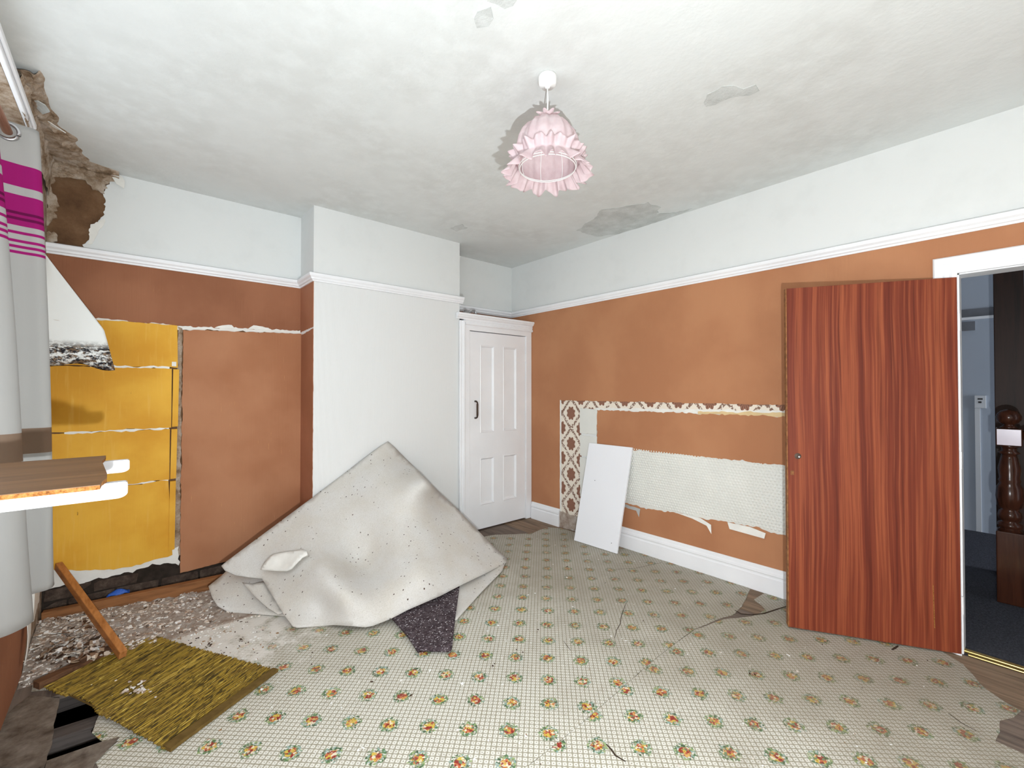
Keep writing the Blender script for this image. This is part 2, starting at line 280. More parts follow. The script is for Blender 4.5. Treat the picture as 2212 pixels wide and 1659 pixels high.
# printed linoleum
def lino(name, ox, oy):
    t = NT(name, .55, .3); x, y, _ = t.sep(t.pos())
    S = 0.1155*math.sqrt(2); dx = t.math('SUBTRACT', x, ox); dy = t.math('SUBTRACT', y, oy)
    a = t.math('DIVIDE', t.math('SUBTRACT', dx, dy), math.sqrt(2)*S); b = t.math('DIVIDE', t.math('ADD', dx, dy), math.sqrt(2)*S)
    def cell(v, k, o): return t.math('SUBTRACT', t.math('FRACT', t.math('ADD', t.math('MULTIPLY', v, k), 100.0+o)), .5)
    wob = t.math('MULTIPLY', t.math('SUBTRACT', t.noise(160, 2), .5), .25)
    ca, cb = t.math('ADD', cell(a, 8, 0), wob), t.math('ADD', cell(b, 8, 0), wob)
    aa, ab = t.math('ABSOLUTE', ca), t.math('ABSOLUTE', cb)
    # rounded-square distance
    rr = t.math('POWER', t.math('ADD', t.math('POWER', aa, 3.0), t.math('POWER', ab, 3.0)), 1/3.0)
    ring = t.math('MULTIPLY', t.step(rr, .40, .34), t.step(rr, .10, .16))
    grid = t.step(t.math('MAXIMUM', aa, ab), .43, .48)
    base = rgb(184, 180, 165)
    c = t.mix(ring, base, rgb(222, 220, 212)); c = t.mix(t.step(rr, .10, .05), c, rgb(140, 132, 120)); c = t.mix(grid, c, rgb(136, 128, 106))
    fa, fb = cell(a, 1, .5), cell(b, 1, .5)
    rid = t.comb(t.math('FLOOR', t.math('ADD', a, 100.5)), t.math('FLOOR', t.math('ADD', b, 100.5)))
    rv = t.sep(t.white(rid)[1])
    fx, fy = t.math('ADD', fa, t.math('MULTIPLY', t.math('SUBTRACT', rv[0], .5), .06)), t.math('ADD', fb, t.math('MULTIPLY', t.math('SUBTRACT', rv[1], .5), .06))
    fr = t.math('SQRT', t.math('ADD', t.math('MULTIPLY', fx, fx), t.math('MULTIPLY', fy, fy)))
    fn = t.math('MULTIPLY', t.math('SUBTRACT', t.noise(62, 3), .5), .20)
    vc = t.voro(105, out='Color'); vd = t.voro(105); vr = t.sep(vc)[0]
    petal = t.ramp(vr, [(.0, rgb(142, 48, 40)), (.16, rgb(196, 112, 74)), (.3, rgb(206, 178, 76)), (.5, rgb(226, 214, 188)), (.64, rgb(150, 62, 50)), (.76, rgb(206, 166, 96)), (.88, rgb(110, 134, 100))], 'CONSTANT')
    petal = t.mix(t.step(vd, .25, .15), petal, rgb(122, 24, 24))
    leaf = t.ramp(t.sep(vc)[1], [(.0, rgb(92, 124, 84)), (.3, rgb(146, 164, 112)), (.55, rgb(140, 166, 158)), (.75, rgb(70, 92, 66))], 'CONSTANT')
    lm = t.math('MULTIPLY', t.step(t.math('ADD', fr, fn), .25, .23), t.step(t.noise(95, 2), .44, .5))
    c = t.mix(lm, c, leaf); c = t.mix(t.step(t.math('ADD', fr, fn), .145, .13), c, petal)
    # traffic dirt: towards the doorway and along the edges, broken up
    dirt = t.math('ADD', t.math('MAXIMUM', t.step(x, 1.1, 2.7), t.math('MULTIPLY', t.step(y, 1.8, 2.9), .9)), t.math('MULTIPLY', t.math('SUBTRACT', t.noise(2.4, 6, rough=.68), .5), 1.7))
    c = t.mix(t.math('MULTIPLY', t.step(dirt, .0, 1.25), .60), c, rgb(132, 122, 104))
    gr = t.noise(34, 5, rough=.75)
    c = t.mix(t.math('MULTIPLY', t.step(gr, .5, .72), t.math('MULTIPLY', t.step(t.noise(3.3, 5, rough=.65), .42, .62), .55)), c, rgb(148, 138, 122))
    # plaster dust fanned out beside the rubble and the mat
    dd = t.vmath('DISTANCE', t.pos(), (0.42, 3.05, 0.0)); dust = t.math('ADD', t.step(dd, 1.25, .15), t.math('MULTIPLY', t.math('SUBTRACT', t.noise(9, 7, rough=.75), .5), 2.2))
    c = t.mix(t.math('MULTIPLY', t.step(dust, .55, 1.05), .85), c, rgb(226, 222, 216))
    c = t.mix(t.math('MULTIPLY', t.step(t.noise(13, 4, rough=.7), .71, .74), .8), c, rgb(236, 234, 230))
    t.color(c); t.bump(t.noise(4, 4), .2, .02); MAT[name] = t.m
lino('lino_a', 1.28, 1.25); lino('lino_b', 1.839, 1.082)

# ------------------------------------------------------------------ mesh helpers
WL = {}
class MB:
    def __init__(s): s.v = []; s.f = []
    def add(s, vs, fs):
        o = len(s.v); s.v += [Vector(p) for p in vs]; s.f += [tuple(i+o for i in f) for f in fs]; return s
    def box(s, a, b):
        x0, y0, z0 = [min(p, q) for p, q in zip(a, b)]; x1, y1, z1 = [max(p, q) for p, q in zip(a, b)]
        return s.add([(x0,y0,z0),(x1,y0,z0),(x1,y1,z0),(x0,y1,z0),(x0,y0,z1),(x1,y0,z1),(x1,y1,z1),(x0,y1,z1)],
                     [(0,3,2,1),(4,5,6,7),(0,1,5,4),(1,2,6,5),(2,3,7,6),(3,0,4,7)])
    def obox(s, c, ex, ey, ez):
        c, ex, ey, ez = Vector(c), Vector(ex), Vector(ey), Vector(ez)
        vs = [c+i*ex+j*ey+k*ez for k in (-1, 1) for i, j in ((-1,-1),(1,-1),(1,1),(-1,1))]
        return s.add(vs, [(0,3,2,1),(4,5,6,7),(0,1,5,4),(1,2,6,5),(2,3,7,6),(3,0,4,7)])
    def prism(s, poly, d):
        d = Vector(d); P = [Vector(p) for p in poly]; n = len(P)
        tri = tessellate_polygon([P]); 
        fs = [tuple(t) for t in tri]+[tuple(i+n for i in reversed(t)) for t in tri]+[(i, (i+1) % n, (i+1) % n+n, i+n) for i in range(n)]
        return s.add(P+[p+d for p in P], fs)
    def tube(s, path, r, n=8, caps=True, closed=False):
        P = [Vector(p) for p in path]; m = len(P); rings = []
        up = Vector((0, 0, 1))
        for i, p in enumerate(P):
            a = P[(i-1) % m] if (closed or i > 0) else P[i]; b = P[(i+1) % m] if (closed or i < m-1) else P[i]
            tg = (b-a).normalized(); ref = up if abs(tg.z) < .9 else Vector((1, 0, 0))
            e1 = tg.cross(ref).normalized(); e2 = tg.cross(e1); rr = r[i] if isinstance(r, (list, tuple)) else r
            rings.append([p+e1*rr*math.cos(2*PI*k/n)+e2*rr*math.sin(2*PI*k/n) for k in range(n)])
        vs = [q for g in rings for q in g]; fs = []
        for i in range(m if closed else m-1):
            j = (i+1) % m
            fs += [(i*n+k, i*n+(k+1) % n, j*n+(k+1) % n, j*n+k) for k in range(n)]
        if caps and not closed: fs += [tuple(range(n))[::-1], tuple((m-1)*n+k for k in range(n))]
        return s.add(vs, fs)
    def lathe(s, prof, c, n=24, fn=None):
        c = Vector(c); vs = []; fs = []; m = len(prof)
        for i, (r, z) in enumerate(prof):
            for k in range(n):
                a = 2*PI*k/n; rr = r*(fn(i, a) if fn else 1); vs.append(c+Vector((rr*math.cos(a), rr*math.sin(a), z)))
        for i in range(m-1): fs += [(i*n+k, i*n+(k+1) % n, (i+1)*n+(k+1) % n, (i+1)*n+k) for k in range(n)]
        return s.add(vs, fs)
    def grid(s, fn, nu, nv):
        vs = [fn(i/nu, j/nv) for j in range(nv+1) for i in range(nu+1)]
        return s.add(vs, [(j*(nu+1)+i, j*(nu+1)+i+1, (j+1)*(nu+1)+i+1, (j+1)*(nu+1)+i) for j in range(nv) for i in range(nu)])
def finish(name, mb, mat, parent=None, smooth=False, loc=None, bevel=0, solid=0, recalc=True, angle=None):
    """one mesh object from world-space geometry; the origin goes to its base (or to loc)"""
    V = mb.v; own = Vector((0, 0, 0))
    pw = WL[parent.name] if parent else Vector((0, 0, 0))
    if loc is not None: own = Vector(loc)
    elif parent is None:
        xs = [p.x for p in V]; ys = [p.y for p in V]; own = Vector(((min(xs)+max(xs))/2, (min(ys)+max(ys))/2, min(p.z for p in V)))
    else: own = pw
    me = bpy.data.meshes.new(name); me.from_pydata([p-own for p in V], [], mb.f); me.update()
    if recalc:
        bm = bmesh.new(); bm.from_mesh(me); bmesh.ops.recalc_face_normals(bm, faces=bm.faces); bm.to_mesh(me); bm.free()
    me.materials.append(MAT[mat])
    if smooth: me.polygons.foreach_set('use_smooth', [True]*len(me.polygons))
    o = bpy.data.objects.new(name, me); COL.objects.link(o); o.location = own-pw if parent else own
    if parent: o.parent = parent
    WL[o.name] = own
    if solid: m = o.modifiers.new('solid', 'SOLIDIFY'); m.thickness = solid; m.offset = -1
    if bevel: m = o.modifiers.new('bevel', 'BEVEL'); m.width = bevel; m.segments = 2; m.limit_method = 'ANGLE'
    return o
def thing(name, label, cat, loc, group=None, rotz=0):
    o = bpy.data.objects.new(name, None); COL.objects.link(o); o.location = loc; o.rotation_euler = (0, 0, rotz); o.empty_display_size = .05
    WL[o.name] = Vector(loc); o['label'] = label; o['category'] = cat
    if group: o['group'] = group
    return o
def tag(o, label, cat, group=None, kind=None):
    o['label'] = label; o['category'] = cat
    if group: o['group'] = group
    if kind: o['kind'] = kind
    return o
def struct(o, label=None):
    o['kind'] = 'structure'
    if label: o['label'] = label
    return o
def ragged(pts, amp, step=.02, seed=1, edges=None):
    r = random.Random(seed); out = []; n = len(pts)
    for i in range(n):
        a, b = Vector(pts[i]), Vector(pts[(i+1) % n]); L = (b-a).length; k = max(1, int(L/step)); on = edges is None or i in edges
        nrm = Vector((-(b-a).y, (b-a).x)).normalized() if L > 0 else Vector((0, 0)); ph = r.random()*50
        for j in range(k if on else 1):
            tt = j/k; p = a+(b-a)*tt
            if on and j > 0: p = p+nrm*amp*((r.random()-.5)*1.1+mnoise.noise(Vector((ph+tt*L*9, 0, 0)))*1.2)
            out.append((p.x, p.y))
    return out
def slab(name, pts, mp, d0, d1, mat, parent=None, **kw):
    mb = MB(); A = [Vector(mp(a, b, d1)) for a, b in pts]; B = [Vector(mp(a, b, d0)) for a, b in pts]; n = len(pts)
    tri = tessellate_polygon([[Vector((a, b, 0)) for a, b in pts]])
    mb.add(A+B, [tuple(x) for x in tri]+[tuple(i+n for i in reversed(x)) for x in tri]+[(i, (i+1) % n, (i+1) % n+n, i+n) for i in range(n)])
    return finish(name, mb, mat, parent, **kw)
def chips(mb, spots, r, smin, smax, thick=.002, tilt=.5):
    for (x, y, z) in spots:
        n = r.choice((4, 5, 5, 6)); s = smin+(smax-smin)*r.random()**2.2; st = .45+r.random()*.55; a0 = r.random()*6.3
        e1 = Vector((math.cos(a0), math.sin(a0), (r.random()-.5)*tilt)).normalized(); e2 = Vector((-math.sin(a0), math.cos(a0), (r.random()-.5)*tilt)).normalized(); e3 = e1.cross(e2)
        c = Vector((x, y, z+thick/2+s*(abs(e1.z)+abs(e2.z)*st)*.5)); P = []
        for k in range(n):
            q = 2*PI*(k+r.random()*.6)/n; P.append(c+e1*s*math.cos(q)*(.6+.4*r.random())+e2*s*st*math.sin(q)*(.6+.4*r.random()))
        th = thick*(.6+r.random()); o = len(mb.v)
        mb.add([p+e3*th/2 for p in P]+[p-e3*th/2 for p in P], [tuple(range(n)), tuple(range(2*n-1, n-1, -1))]+[(i, i+n, (i+1) % n+n, (i+1) % n) for i in range(n)])
class TPS:
    """smooth surface through (u, v, inverse depth) samples; planes stay planes"""
    def __init__(s, P, reg=0.0):
        P = np.array(P, float); s.c = P[:, :2]/1000; n = len(P); d = np.linalg.norm(s.c[:, None]-s.c[None], axis=2)
        K = s.k(d)+reg*np.eye(n); Q = np.hstack([np.ones((n, 1)), s.c]); A = np.block([[K, Q], [Q.T, np.zeros((3, 3))]])
        s.w = np.linalg.solve(A, np.concatenate([P[:, 2], np.zeros(3)]))
    def k(s, d): return np.where(d > 1e-9, d*d*np.log(np.maximum(d, 1e-9)), 0)
    def __call__(s, u, v):
        q = np.array([u, v])/1000; d = np.linalg.norm(s.c-q, axis=1); n = len(s.c)
        return float(s.k(d) @ s.w[:n]+s.w[n]+s.w[n+1:] @ q)
def sheet(name, outline, fn, mat, parent=None, step=9, thick=.008, wr=.0006, seed=0, **kw):
    out = []
    n = len(outline)
    for i in range(n):
        a, b = Vector(outline[i]), Vector(outline[(i+1) % n]); k = max(1, int((b-a).length/step)); out += [a+(b-a)*j/k for j in range(k)]
    m = len(out); xs = [p.x for p in out]; ys = [p.y for p in out]
    def inside(p):
        c = False
        for i in range(m):
            a, b = out[i], out[i-1]
            if (a.y > p.y) != (b.y > p.y) and p.x < (b.x-a.x)*(p.y-a.y)/(b.y-a.y)+a.x: c = not c
        return c
    r = random.Random(seed); ins = []
    y = min(ys)+step
    while y < max(ys):
        x = min(xs)+step*r.random()
        while x < max(xs):
            p = Vector((x+(r.random()-.5)*3, y+(r.random()-.5)*3))
            if inside(p) and min((p-q).length for q in out) > step*.55: ins.append(p)
            x += step
        y += step
    vs, es, fs, *_ = delaunay_2d_cdt([Vector((p.x, p.y)) for p in out+ins], [(i, (i+1) % m) for i in range(m)], [list(range(m))], 1, 1e-4)
    mb = MB(); V = []
    for p in vs:
        w = fn(p.x, p.y)+wr*mnoise.fractal(Vector((p.x*.018, p.y*.018, seed*3.1)), 1, 2, 3)
        V.append(atD(p.x, p.y, 1.0/w))
    mb.add(V, [tuple(f) for f in fs])
    # faces towards the room (camera side)
    o = finish(name, mb, mat, parent, smooth=True, recalc=False, **kw)
    me = o.data
    s = sum(pl.normal.dot(CC-(WL[o.name]+pl.center)) for pl in me.polygons)
    if s < 0: me.flip_normals()
    md = o.modifiers.new('solid', 'SOLIDIFY'); md.thickness = thick; md.offset = -1
    return o

# ================================================================== SETTING
mpB = lambda yb: (lambda a, b, d: (a, yb-d, b))          # back walls: (x, z), depth into room
mpR = lambda a, b, d: (XR-d, a, b)                         # right wall: (y, z)
mpL = lambda a, b, d: (XL+d, a, b)                         # left wall
mpC = lambda a, b, d: (a, b, H-d)                          # ceiling
mpF = lambda a, b, d: (a, b, d)                            # floor
def pxB(u, v, yb=YB): p = at(u, v, 1, yb); return (p.x, p.z)
def pxR(u, v): p = at(u, v, 0, XR); return (p.y, p.z)
def pxF(u, v, z=0): p = at(u, v, 2, z); return (p.x, p.y)
def pxC(u, v): p = at(u, v, 2, H); return (p.x, p.y)

wall_back = struct(finish('wall_back', MB().box((XL-.3, YB, -.3), (XR+.12, YB+.25, H+.1)), 'earth_plaster', loc=(0, YB, 0)))
wall_chimney = struct(finish('wall_chimney', MB().box((XC0, YC, -.02), (XC1, YB-.002, H)), 'ribbed_paper', loc=(XC0, YC, 0)))
DY0, DY1, DZ = -0.565, 0.214, 1.985
mb = MB().box((XR, DY1, -.3), (XR+.12, YB+.0, H+.1)).box((XR, DY0, DZ), (XR+.12, DY1, H+.1)).box((XR, YF-.2, -.3), (XR+.12, DY0, H+.1))
wall_right = struct(finish('wall_right', mb, 'frieze', loc=(XR, 0, 0)))
mb = MB().box((XL-.3, YF-.2, -.3), (XL, WY0, H+.1)).box((XL-.3, WY1, -.3), (XL, YB, H+.1)).box((XL-.3, WY0, -.3), (XL, WY1, WZ0)).box((XL-.3, WY0, WZ1), (XL, WY1, H+.1))
wall_left = struct(finish('wall_left', mb, 'crumbly_plaster', loc=(XL, 0, 0)))
wall_front = struct(finish('wall_front', MB().box((XL-.3, YF-.2, -.3), (XR+.12, YF, H+.1)), 'frieze', loc=(0, YF, 0)))
ceiling = struct(finish('ceiling', MB().box((XL-.3, YF-.2, H), (XR+.12, YB+.25, H+.15)), 'ceiling', loc=(0, 0, H)))

# ---- frieze and papers of the left alcove
fr = [(XC0, 2.225), (XC0, H), pxB(262, 378), pxB(244, 378), pxB(236, 392), pxB(228, 405), pxB(224, 425), pxB(227, 450), pxB(222, 468), pxB(205, 482), pxB(200, 505), pxB(188, 522), pxB(178, 529), pxB(182, 536)]
slab('frieze_paper', ragged(fr, .012, .012, 3, set(range(2, 13))), mpB(YB), 0, .006, 'frieze', wall_back)
cr = [pxB(104, 340), pxB(170, 358), pxB(246, 376), pxB(234, 398), pxB(226, 420), pxB(212, 412), pxB(196, 402), pxB(175, 388), pxB(158, 384), pxB(142, 376), pxB(120, 392), pxB(112, 412), pxB(124, 430), pxB(122, 450), pxB(112, 478), pxB(98, 490), pxB(96, 380)]
slab('plaster_coat', ragged(cr, .018, .014, 5), mpB(YB), 0, .012, 'crumbly_plaster', wall_back)
slab('plaster_curl', ragged([pxB(96, 500), pxB(122, 505), pxB(124, 522), pxB(98, 528)], .01, .01, 15), mpB(YB), 0, .014, 'crumbly_plaster', wall_back)
fl1 = [pxB(240, 382), pxB(252, 376), pxB(264, 384), pxB(270, 396), pxB(268, 412), pxB(252, 402)]
slab('paper_flake', fl1, lambda a, b, d: (a, YB-d-.02-abs(b-H)*.2, b), 0, .003, 'white_paper', wall_back)
slab('paper_flake', ragged([pxB(196, 486), pxB(226, 472), pxB(228, 480), pxB(212, 505), pxB(200, 528), pxB(188, 528)], .006, .01, 9), lambda a, b, d: (a, YB-d-.012, b), 0, .003, 'white_paper', wall_back)
slab('wallpaper', ragged([(XL, 1.828), (.27, 1.815), (XC0, 1.852), (XC0, 2.22), (XL, 2.22)], .009, .015, 4, {0, 1}), mpB(YB), 0, .006, 'brown_back', wall_back)
slab('paper_edge', ragged([(-.23, 1.80), (.27, 1.79), (XC0, 1.825), (XC0, 1.855), (.65, 1.85), (.27, 1.832), (-.23, 1.845)], .012, .02, 6), mpB(YB), 0, .004, 'white_paper', wall_back)
slab('paper_edge', ragged([(.455, 1.822), (.58, 1.826), (.56, 1.850), (.50, 1.842)], .006, .02, 16), mpB(YB), 0, .009, 'white_paper', wall_back)
slab('paper_edge', ragged([(.66, 1.828), (.82, 1.834), (.80, 1.852), (.70, 1.862)], .006, .02, 17), mpB(YB), 0, .009, 'white_paper', wall_back)
rows = [(1.525, 1.815), (1.118, 1.518), (.765, 1.110), (.235, .757)]
for i, (z0, z1) in enumerate(rows):
    x1 = [.245, .212, .205, .20][i]; x1b = .24
    lo = [(XL+.002, z0), (x1, z0+(.0 if i < 3 else -.02)), (x1 if i else x1b, z1), (XL+.002, z1)]
    if i == 3: lo = [(XL+.002, .315), (-.2, .262), (-.05, .232), (.06, .228), (.15, .245), (.225, .252), (.20, z1), (XL+.002, z1)]
    o = slab('board', ragged(lo, .005 if i < 3 else .008, .02, 20+i, {0, 2} if i < 3 else {0, 1, 2, 3, 4, 6}), mpB(YB), 0, .016+.002*(i % 2), 'yellow_board', wall_back)
    if i: slab('edge_strip', [(x1+.004, z0+.004 if i < 3 else .285), (x1+.036, z0+.006 if i < 3 else .29), (x1+.04, z1-.004), (x1+.008, z1-.004)], mpB(YB), .0, .026, 'yellow_board', wall_back)
for z, s in ((1.5215, 31), (1.114, 32), (.761, 33)):
    slab('joint_filler', ragged([(-.19 if s == 31 else -.3, z-.007), (.2, z-.007), (.2, z+.009), (-.19 if s == 31 else -.3, z+.007)], .009, .02, s), mpB(YB), 0, .0175 if s != 33 else .014, 'white_paper', wall_back)
slab('paper_scrap', [(.212, 1.535), (.236, 1.535), (.236, 1.565), (.212, 1.565)], mpB(YB), 0, .022, 'white_paper', wall_back)
slab('plaster_coat', ragged([(.20, .17), (.268, .15), (.268, 1.80), (.243, 1.81), (.243, 1.52), (.235, .6)], .007, .02, 41), mpB(YB), 0, .005, 'crumbly_plaster', wall_back)
slab('plaster_coat', ragged([(XL+.01, .20), (-.2, .185), (.0, .195), (.18, .205), (.26, .17), (.26, .30), (XL+.01, .33)], .014, .02, 42), mpB(YB), 0, .0125, 'white_paper', wall_back)
slab('wallboard', ragged([(.268, .118), (.55, .13), (XC0, .16), (XC0, 1.825), (.272, 1.788)], .005, .02, 43, {0, 1, 3, 4}), mpB(YB), 0, .022, 'brown_panel', wall_back)
# bricks below the torn-off skirting
bk = 0
for r_ in range(3):
    z0 = -.03+r_*.073; x = XL+.01-(.11 if r_ % 2 else 0)
    while x < .95:
        x0, x1 = max(x, XL+.004), min(x+.205, XC0-.005 if r_ < 2 else .262)
        if x1-x0 > .03:
            b = MB().box((x0, YB-.012-.012*rnd.random(), z0), (x1, YB, z0+.062))
            for p in b.v: p += Vector((rnd.uniform(-.006, .006), rnd.uniform(-.006, .006) if p.y < YB-.005 else 0, rnd.uniform(-.006, .006)))
            if not (r_ == 2 and -.02 < x0 < .1): finish('brick', b, 'brick', wall_back, bevel=.004)
        x += .217
finish('mortar_bed', MB().box((XL, YB-.012, -.05), (XC0, YB-.001, .235)), 'mortar', wall_back)

# ---- chimney breast faces
slab('frieze_paper', [(XC0-.0, 2.225), (XC1, 2.225), (XC1, H), (XC0, H)], mpB(YC), 0, .004, 'frieze', wall_chimney)
sideL = lambda a, b, d: (XC0-d, a, b)
slab('frieze_paper', [(YC-.004, 2.225), (YB-.001, 2.225), (YB-.001, H), (YC-.004, H)], sideL, 0, .004, 'frieze', wall_chimney)
slab('wallpaper', ragged([(YC+.001, 1.85), (YB-.001, 1.835), (YB-.001, 2.225), (YC+.001, 2.225)], .006, .02, 51, {0}), sideL, 0, .004, 'brown_side', wall_chimney)
slab('wallpaper', ragged([(YC+.001, .0), (YB-.001, .0), (YB-.001, 1.81), (YC+.001, 1.835)], .006, .02, 52, {2, 3}), sideL, 0, .003, 'brown_side', wall_chimney)
sideR = lambda a, b, d: (XC1+d, a, b)
slab('frieze_paper', [(YC-.004, 2.0), (YB-.001, 2.0), (YB-.001, H), (YC-.004, H)], sideR, 0, .003, 'frieze', wall_chimney)
# right alcove above the cupboard
slab('frieze_paper', [(XC1, 2.225), (XR, 2.225), (XR, H), (XC1, H)], mpB(YB), 0, .004, 'frieze', wall_back)
slab('wallpaper', [(XC1, .0), (XR, .0), (XR, 2.2), (XC1, 2.2)], mpB(YB), 0, .004, 'brown_back', wall_back)

# ---- right wall papers
slab('damask_strip', ragged([(2.76, .12), (3.05, .12), (3.05, 1.27), (2.6, 1.272), (.9, 1.278), (.9, 1.2), (2.6, 1.19), (2.78, 1.2)], .004, .03, 61), mpR, 0, .0015, 'damask', wall_right)
slab('backing_paper', ragged([(2.60, 1.178), (1.9, 1.188), (1.45, 1.19), (1.0, 1.196), (1.0, 1.236), (1.5, 1.225), (1.9, 1.218), (2.6, 1.205)], .010, .02, 62), mpR, .0015, .003, 'white_paper', wall_right)
slab('backing_paper', ragged([(1.62, 1.186), (1.0, 1.19), (1.0, 1.222), (1.62, 1.208)], .007, .02, 63), mpR, .003, .0042, 'tan_paper', wall_right)
pj = [(2.785, 1.200), (2.575, 1.188), (2.565, .35), (2.80, .35)]
br_ = [(.955, 1.19), (.735, .94), (.35, .725)]
for k, (z0, z1) in enumerate([(.955, 1.196), (.745, .94), (.35, .73)]):
    slab('textured_tile', ragged([(2.785, z0), (2.585, z0+.004), (2.578, z1-.008), (2.785, z1)], .006, .02, 70+k), mpR, 0, .010, 'bubble_paper', wall_right, bevel=.004)
slab('textured_paper', ragged([(2.40, .37), (.6, .43), (.6, .875), (2.40, .87)], .006, .02, 75), mpR, 0, .002, 'bubble_paper', wall_right)
bub_b = [(.3, .405), (1.02, .412), (1.25, .42), (1.45, .415), (1.62, .40), (1.8, .395), (2.0, .385), (2.2, .38), (2.58, .38)]
# the raised dots of that paper: small domes, one part
mb = MB(); sp = .0235; r_i = 0; z = .395
while z < .865:
    y = .62+(sp/2 if r_i % 2 else 0)
    while y < 2.36:
        if z < np.interp(y, [q[0] for q in bub_b], [q[1] for q in bub_b])+.016: y += sp; continue
        R0 = .0098; c = Vector((XR-.002, y, z)); vs = [c+Vector((-.0055, 0, 0))]
        for rr, hh in ((.6, .0044), (1.0, 0)):
            vs += [c+Vector((-hh, R0*rr*math.cos(PI*k/3), R0*rr*math.sin(PI*k/3))) for k in range(6)]
        fs = [(0, 1+k, 1+(k+1) % 6) for k in range(6)]+[(1+k, 7+k, 7+(k+1) % 6, 1+(k+1) % 6) for k in range(6)]
        mb.add(vs, fs); y += sp
    z += sp*.866; r_i += 1
o = finish('raised_dots', mb, 'bubble_paper', wall_right, smooth=True, recalc=False); o['kind'] = 'stuff'
bub_t = [(2.58, .83), (2.30, .85), (2.2, .858), (1.9, .862), (1.5, .868), (1.02, .872), (.3, .872)]
slab('wallpaper', ragged([(3.035, 1.267), (3.0, 1.268), (.3, 1.275), (.3, 2.0), (-.6, 2.0), (-.6, 2.225), (YB-.01, 2.225), (YB-.01, 0), (3.04, 0)], .004, .02, 81, {0, 1, 8}), mpR, 0, .005, 'brown_wall', wall_right)
slab('wallpaper', ragged([(2.578, 1.186), (2.585, .84)]+bub_t+[(.3, 1.195), (1.0, 1.197), (1.8, 1.19)], .010, .018, 82, {0, 1, 2, 3, 4, 5, 6, 7, 8, 10, 11, 12}), mpR, 0, .006, 'brown_wall', wall_right)
slab('wallpaper', ragged([(2.58, 0), (.3, 0)]+bub_b, .012, .018, 83, set(range(2, 12))), mpR, 0, .006, 'brown_wall', wall_right)
slab('wallpaper', [(.302, 0), (DY1+.01, 0), (DY1+.01, 2.0), (.302, 2.0)], mpR, 0, .0055, 'brown_wall', wall_right)
slab('wallpaper', [(DY0-.02, 0), (YF, 0), (YF, 2.2), (DY0-.02, 2.2)], mpR, 0, .0055, 'brown_wall', wall_right)
# torn curls along the lower tear
slab('paper_curl', [(1.82, .402), (1.60, .40), (1.515, .372), (1.50, .315), (1.545, .36), (1.66, .385)], lambda a, b, d: (XR-.006-d-max(0, .40-b)*.5, a, b), 0, .002, 'white_paper', wall_right)
slab('paper_curl', [(1.40, .415), (1.38, .375), (1.15, .365), (1.145, .40), (1.25, .418)], lambda a, b, d: (XR-.008-d-max(0, .42-b)*.35, a, b), 0, .002, 'white_paper', wall_right)
slab('paper_curl', ragged([(2.30, .375), (2.12, .365), (2.12, .30), (2.155, .345), (2.30, .35)], .004, .02, 84), lambda a, b, d: (XR-.008-d-max(0, .38-b)*.3, a, b), 0, .002, 'plastic_film', wall_right)
slab('white_edge', ragged([(3.030, .13), (3.052, .13), (3.048, 1.27), (3.034, 1.27)], .003, .03, 85), mpR, 0, .007, 'white_paper', wall_right)
slab('plaster_coat', ragged([(2.66, .0), (3.05, .0), (3.05, .155), (2.66, .14)], .015, .02, 86), mpR, 0, .012, 'rubble', wall_right)

# ---- left wall skin below the window
slab('wallpaper', ragged([(YF, .0), (3.12, .02), (3.22, .10), (3.30, .30), (3.32, .60), (2.9, .74), (YF, .74)], .015, .02, 91, {1, 2, 3, 4}), mpL, 0, .006, 'brown_back', wall_left)
slab('torn_strip', ragged([(3.18, .68), (3.26, .70), (3.24, .35), (3.17, .20), (3.10, .13), (3.08, .08), (3.05, .10), (3.10, .22), (3.16, .36)], .006, .02, 92), lambda a, b, d: (XL+.008+d+.02*math.sin(b*9), a, b), 0, .002, 'white_paper', wall_left)
slab('torn_strip', ragged([(3.52, .72), (3.64, .70), (3.60, .20), (3.40, .16), (3.46, .4)], .012, .02, 93), mpL, 0, .012, 'white_paper', wall_left)
# crumbling plaster round the ceiling corner: displaced crust, part of the ceiling
def crust(u, v):
    y = 2.78+u*(YB-2.78-.004)
    p0, p1, p2 = at(12, 152, 2, H), at(106, 240, 2, H), at(244, 378, 2, H)
    wd = .045+(.045 if u < .35 else .045+(u-.35)*.27)*(.75+.5*mnoise.noise(Vector((u*9, 0, 3))))
    n = mnoise.fractal(Vector((u*14, v*5, 1.7)), 1, 2, 5)
    if v < .5:
        tt = v/.5; x = XL+wd*(1-tt)+.0*tt; z = H-.001-.028*tt-(abs(n)*.022)*math.sin(PI*min(1, tt+.15))
        if v == 0: z = H+.002
    else:
        tt = (v-.5)/.5; x = XL+.008+(1-tt)*.012+abs(n)*.022*(1-tt*.6); z = H-.03-tt*(.10+.10*u)
    return Vector((x, y, z+ (0 if v in (0,) else .006*n)))
finish('plaster_crust', MB().grid(crust, 90, 26), 'crumbly_plaster', ceiling, smooth=False)
def crust2(u, v):
    x = XL+.01+u*.31; n = mnoise.fractal(Vector((u*9, v*6, 8.7)), 1, 2, 5); k = 1-u*.75
    if v < .5: tt = v/.5; y = YB-.17*k*(1-tt)-.02; z = H-.022*tt-abs(n)*.02*k*(tt+.1); z = H+.002 if v == 0 else z
    else: tt = (v-.5)/.5; y = YB-.018-(1-tt)*.012-abs(n)*.016*k; z = H-.03-tt*.085*k
    return Vector((x, y, z+(0 if v == 0 else .006*n)))
finish('plaster_crust', MB().grid(crust2, 50, 26), 'crumbly_plaster', ceiling, smooth=False)
shard = MB()
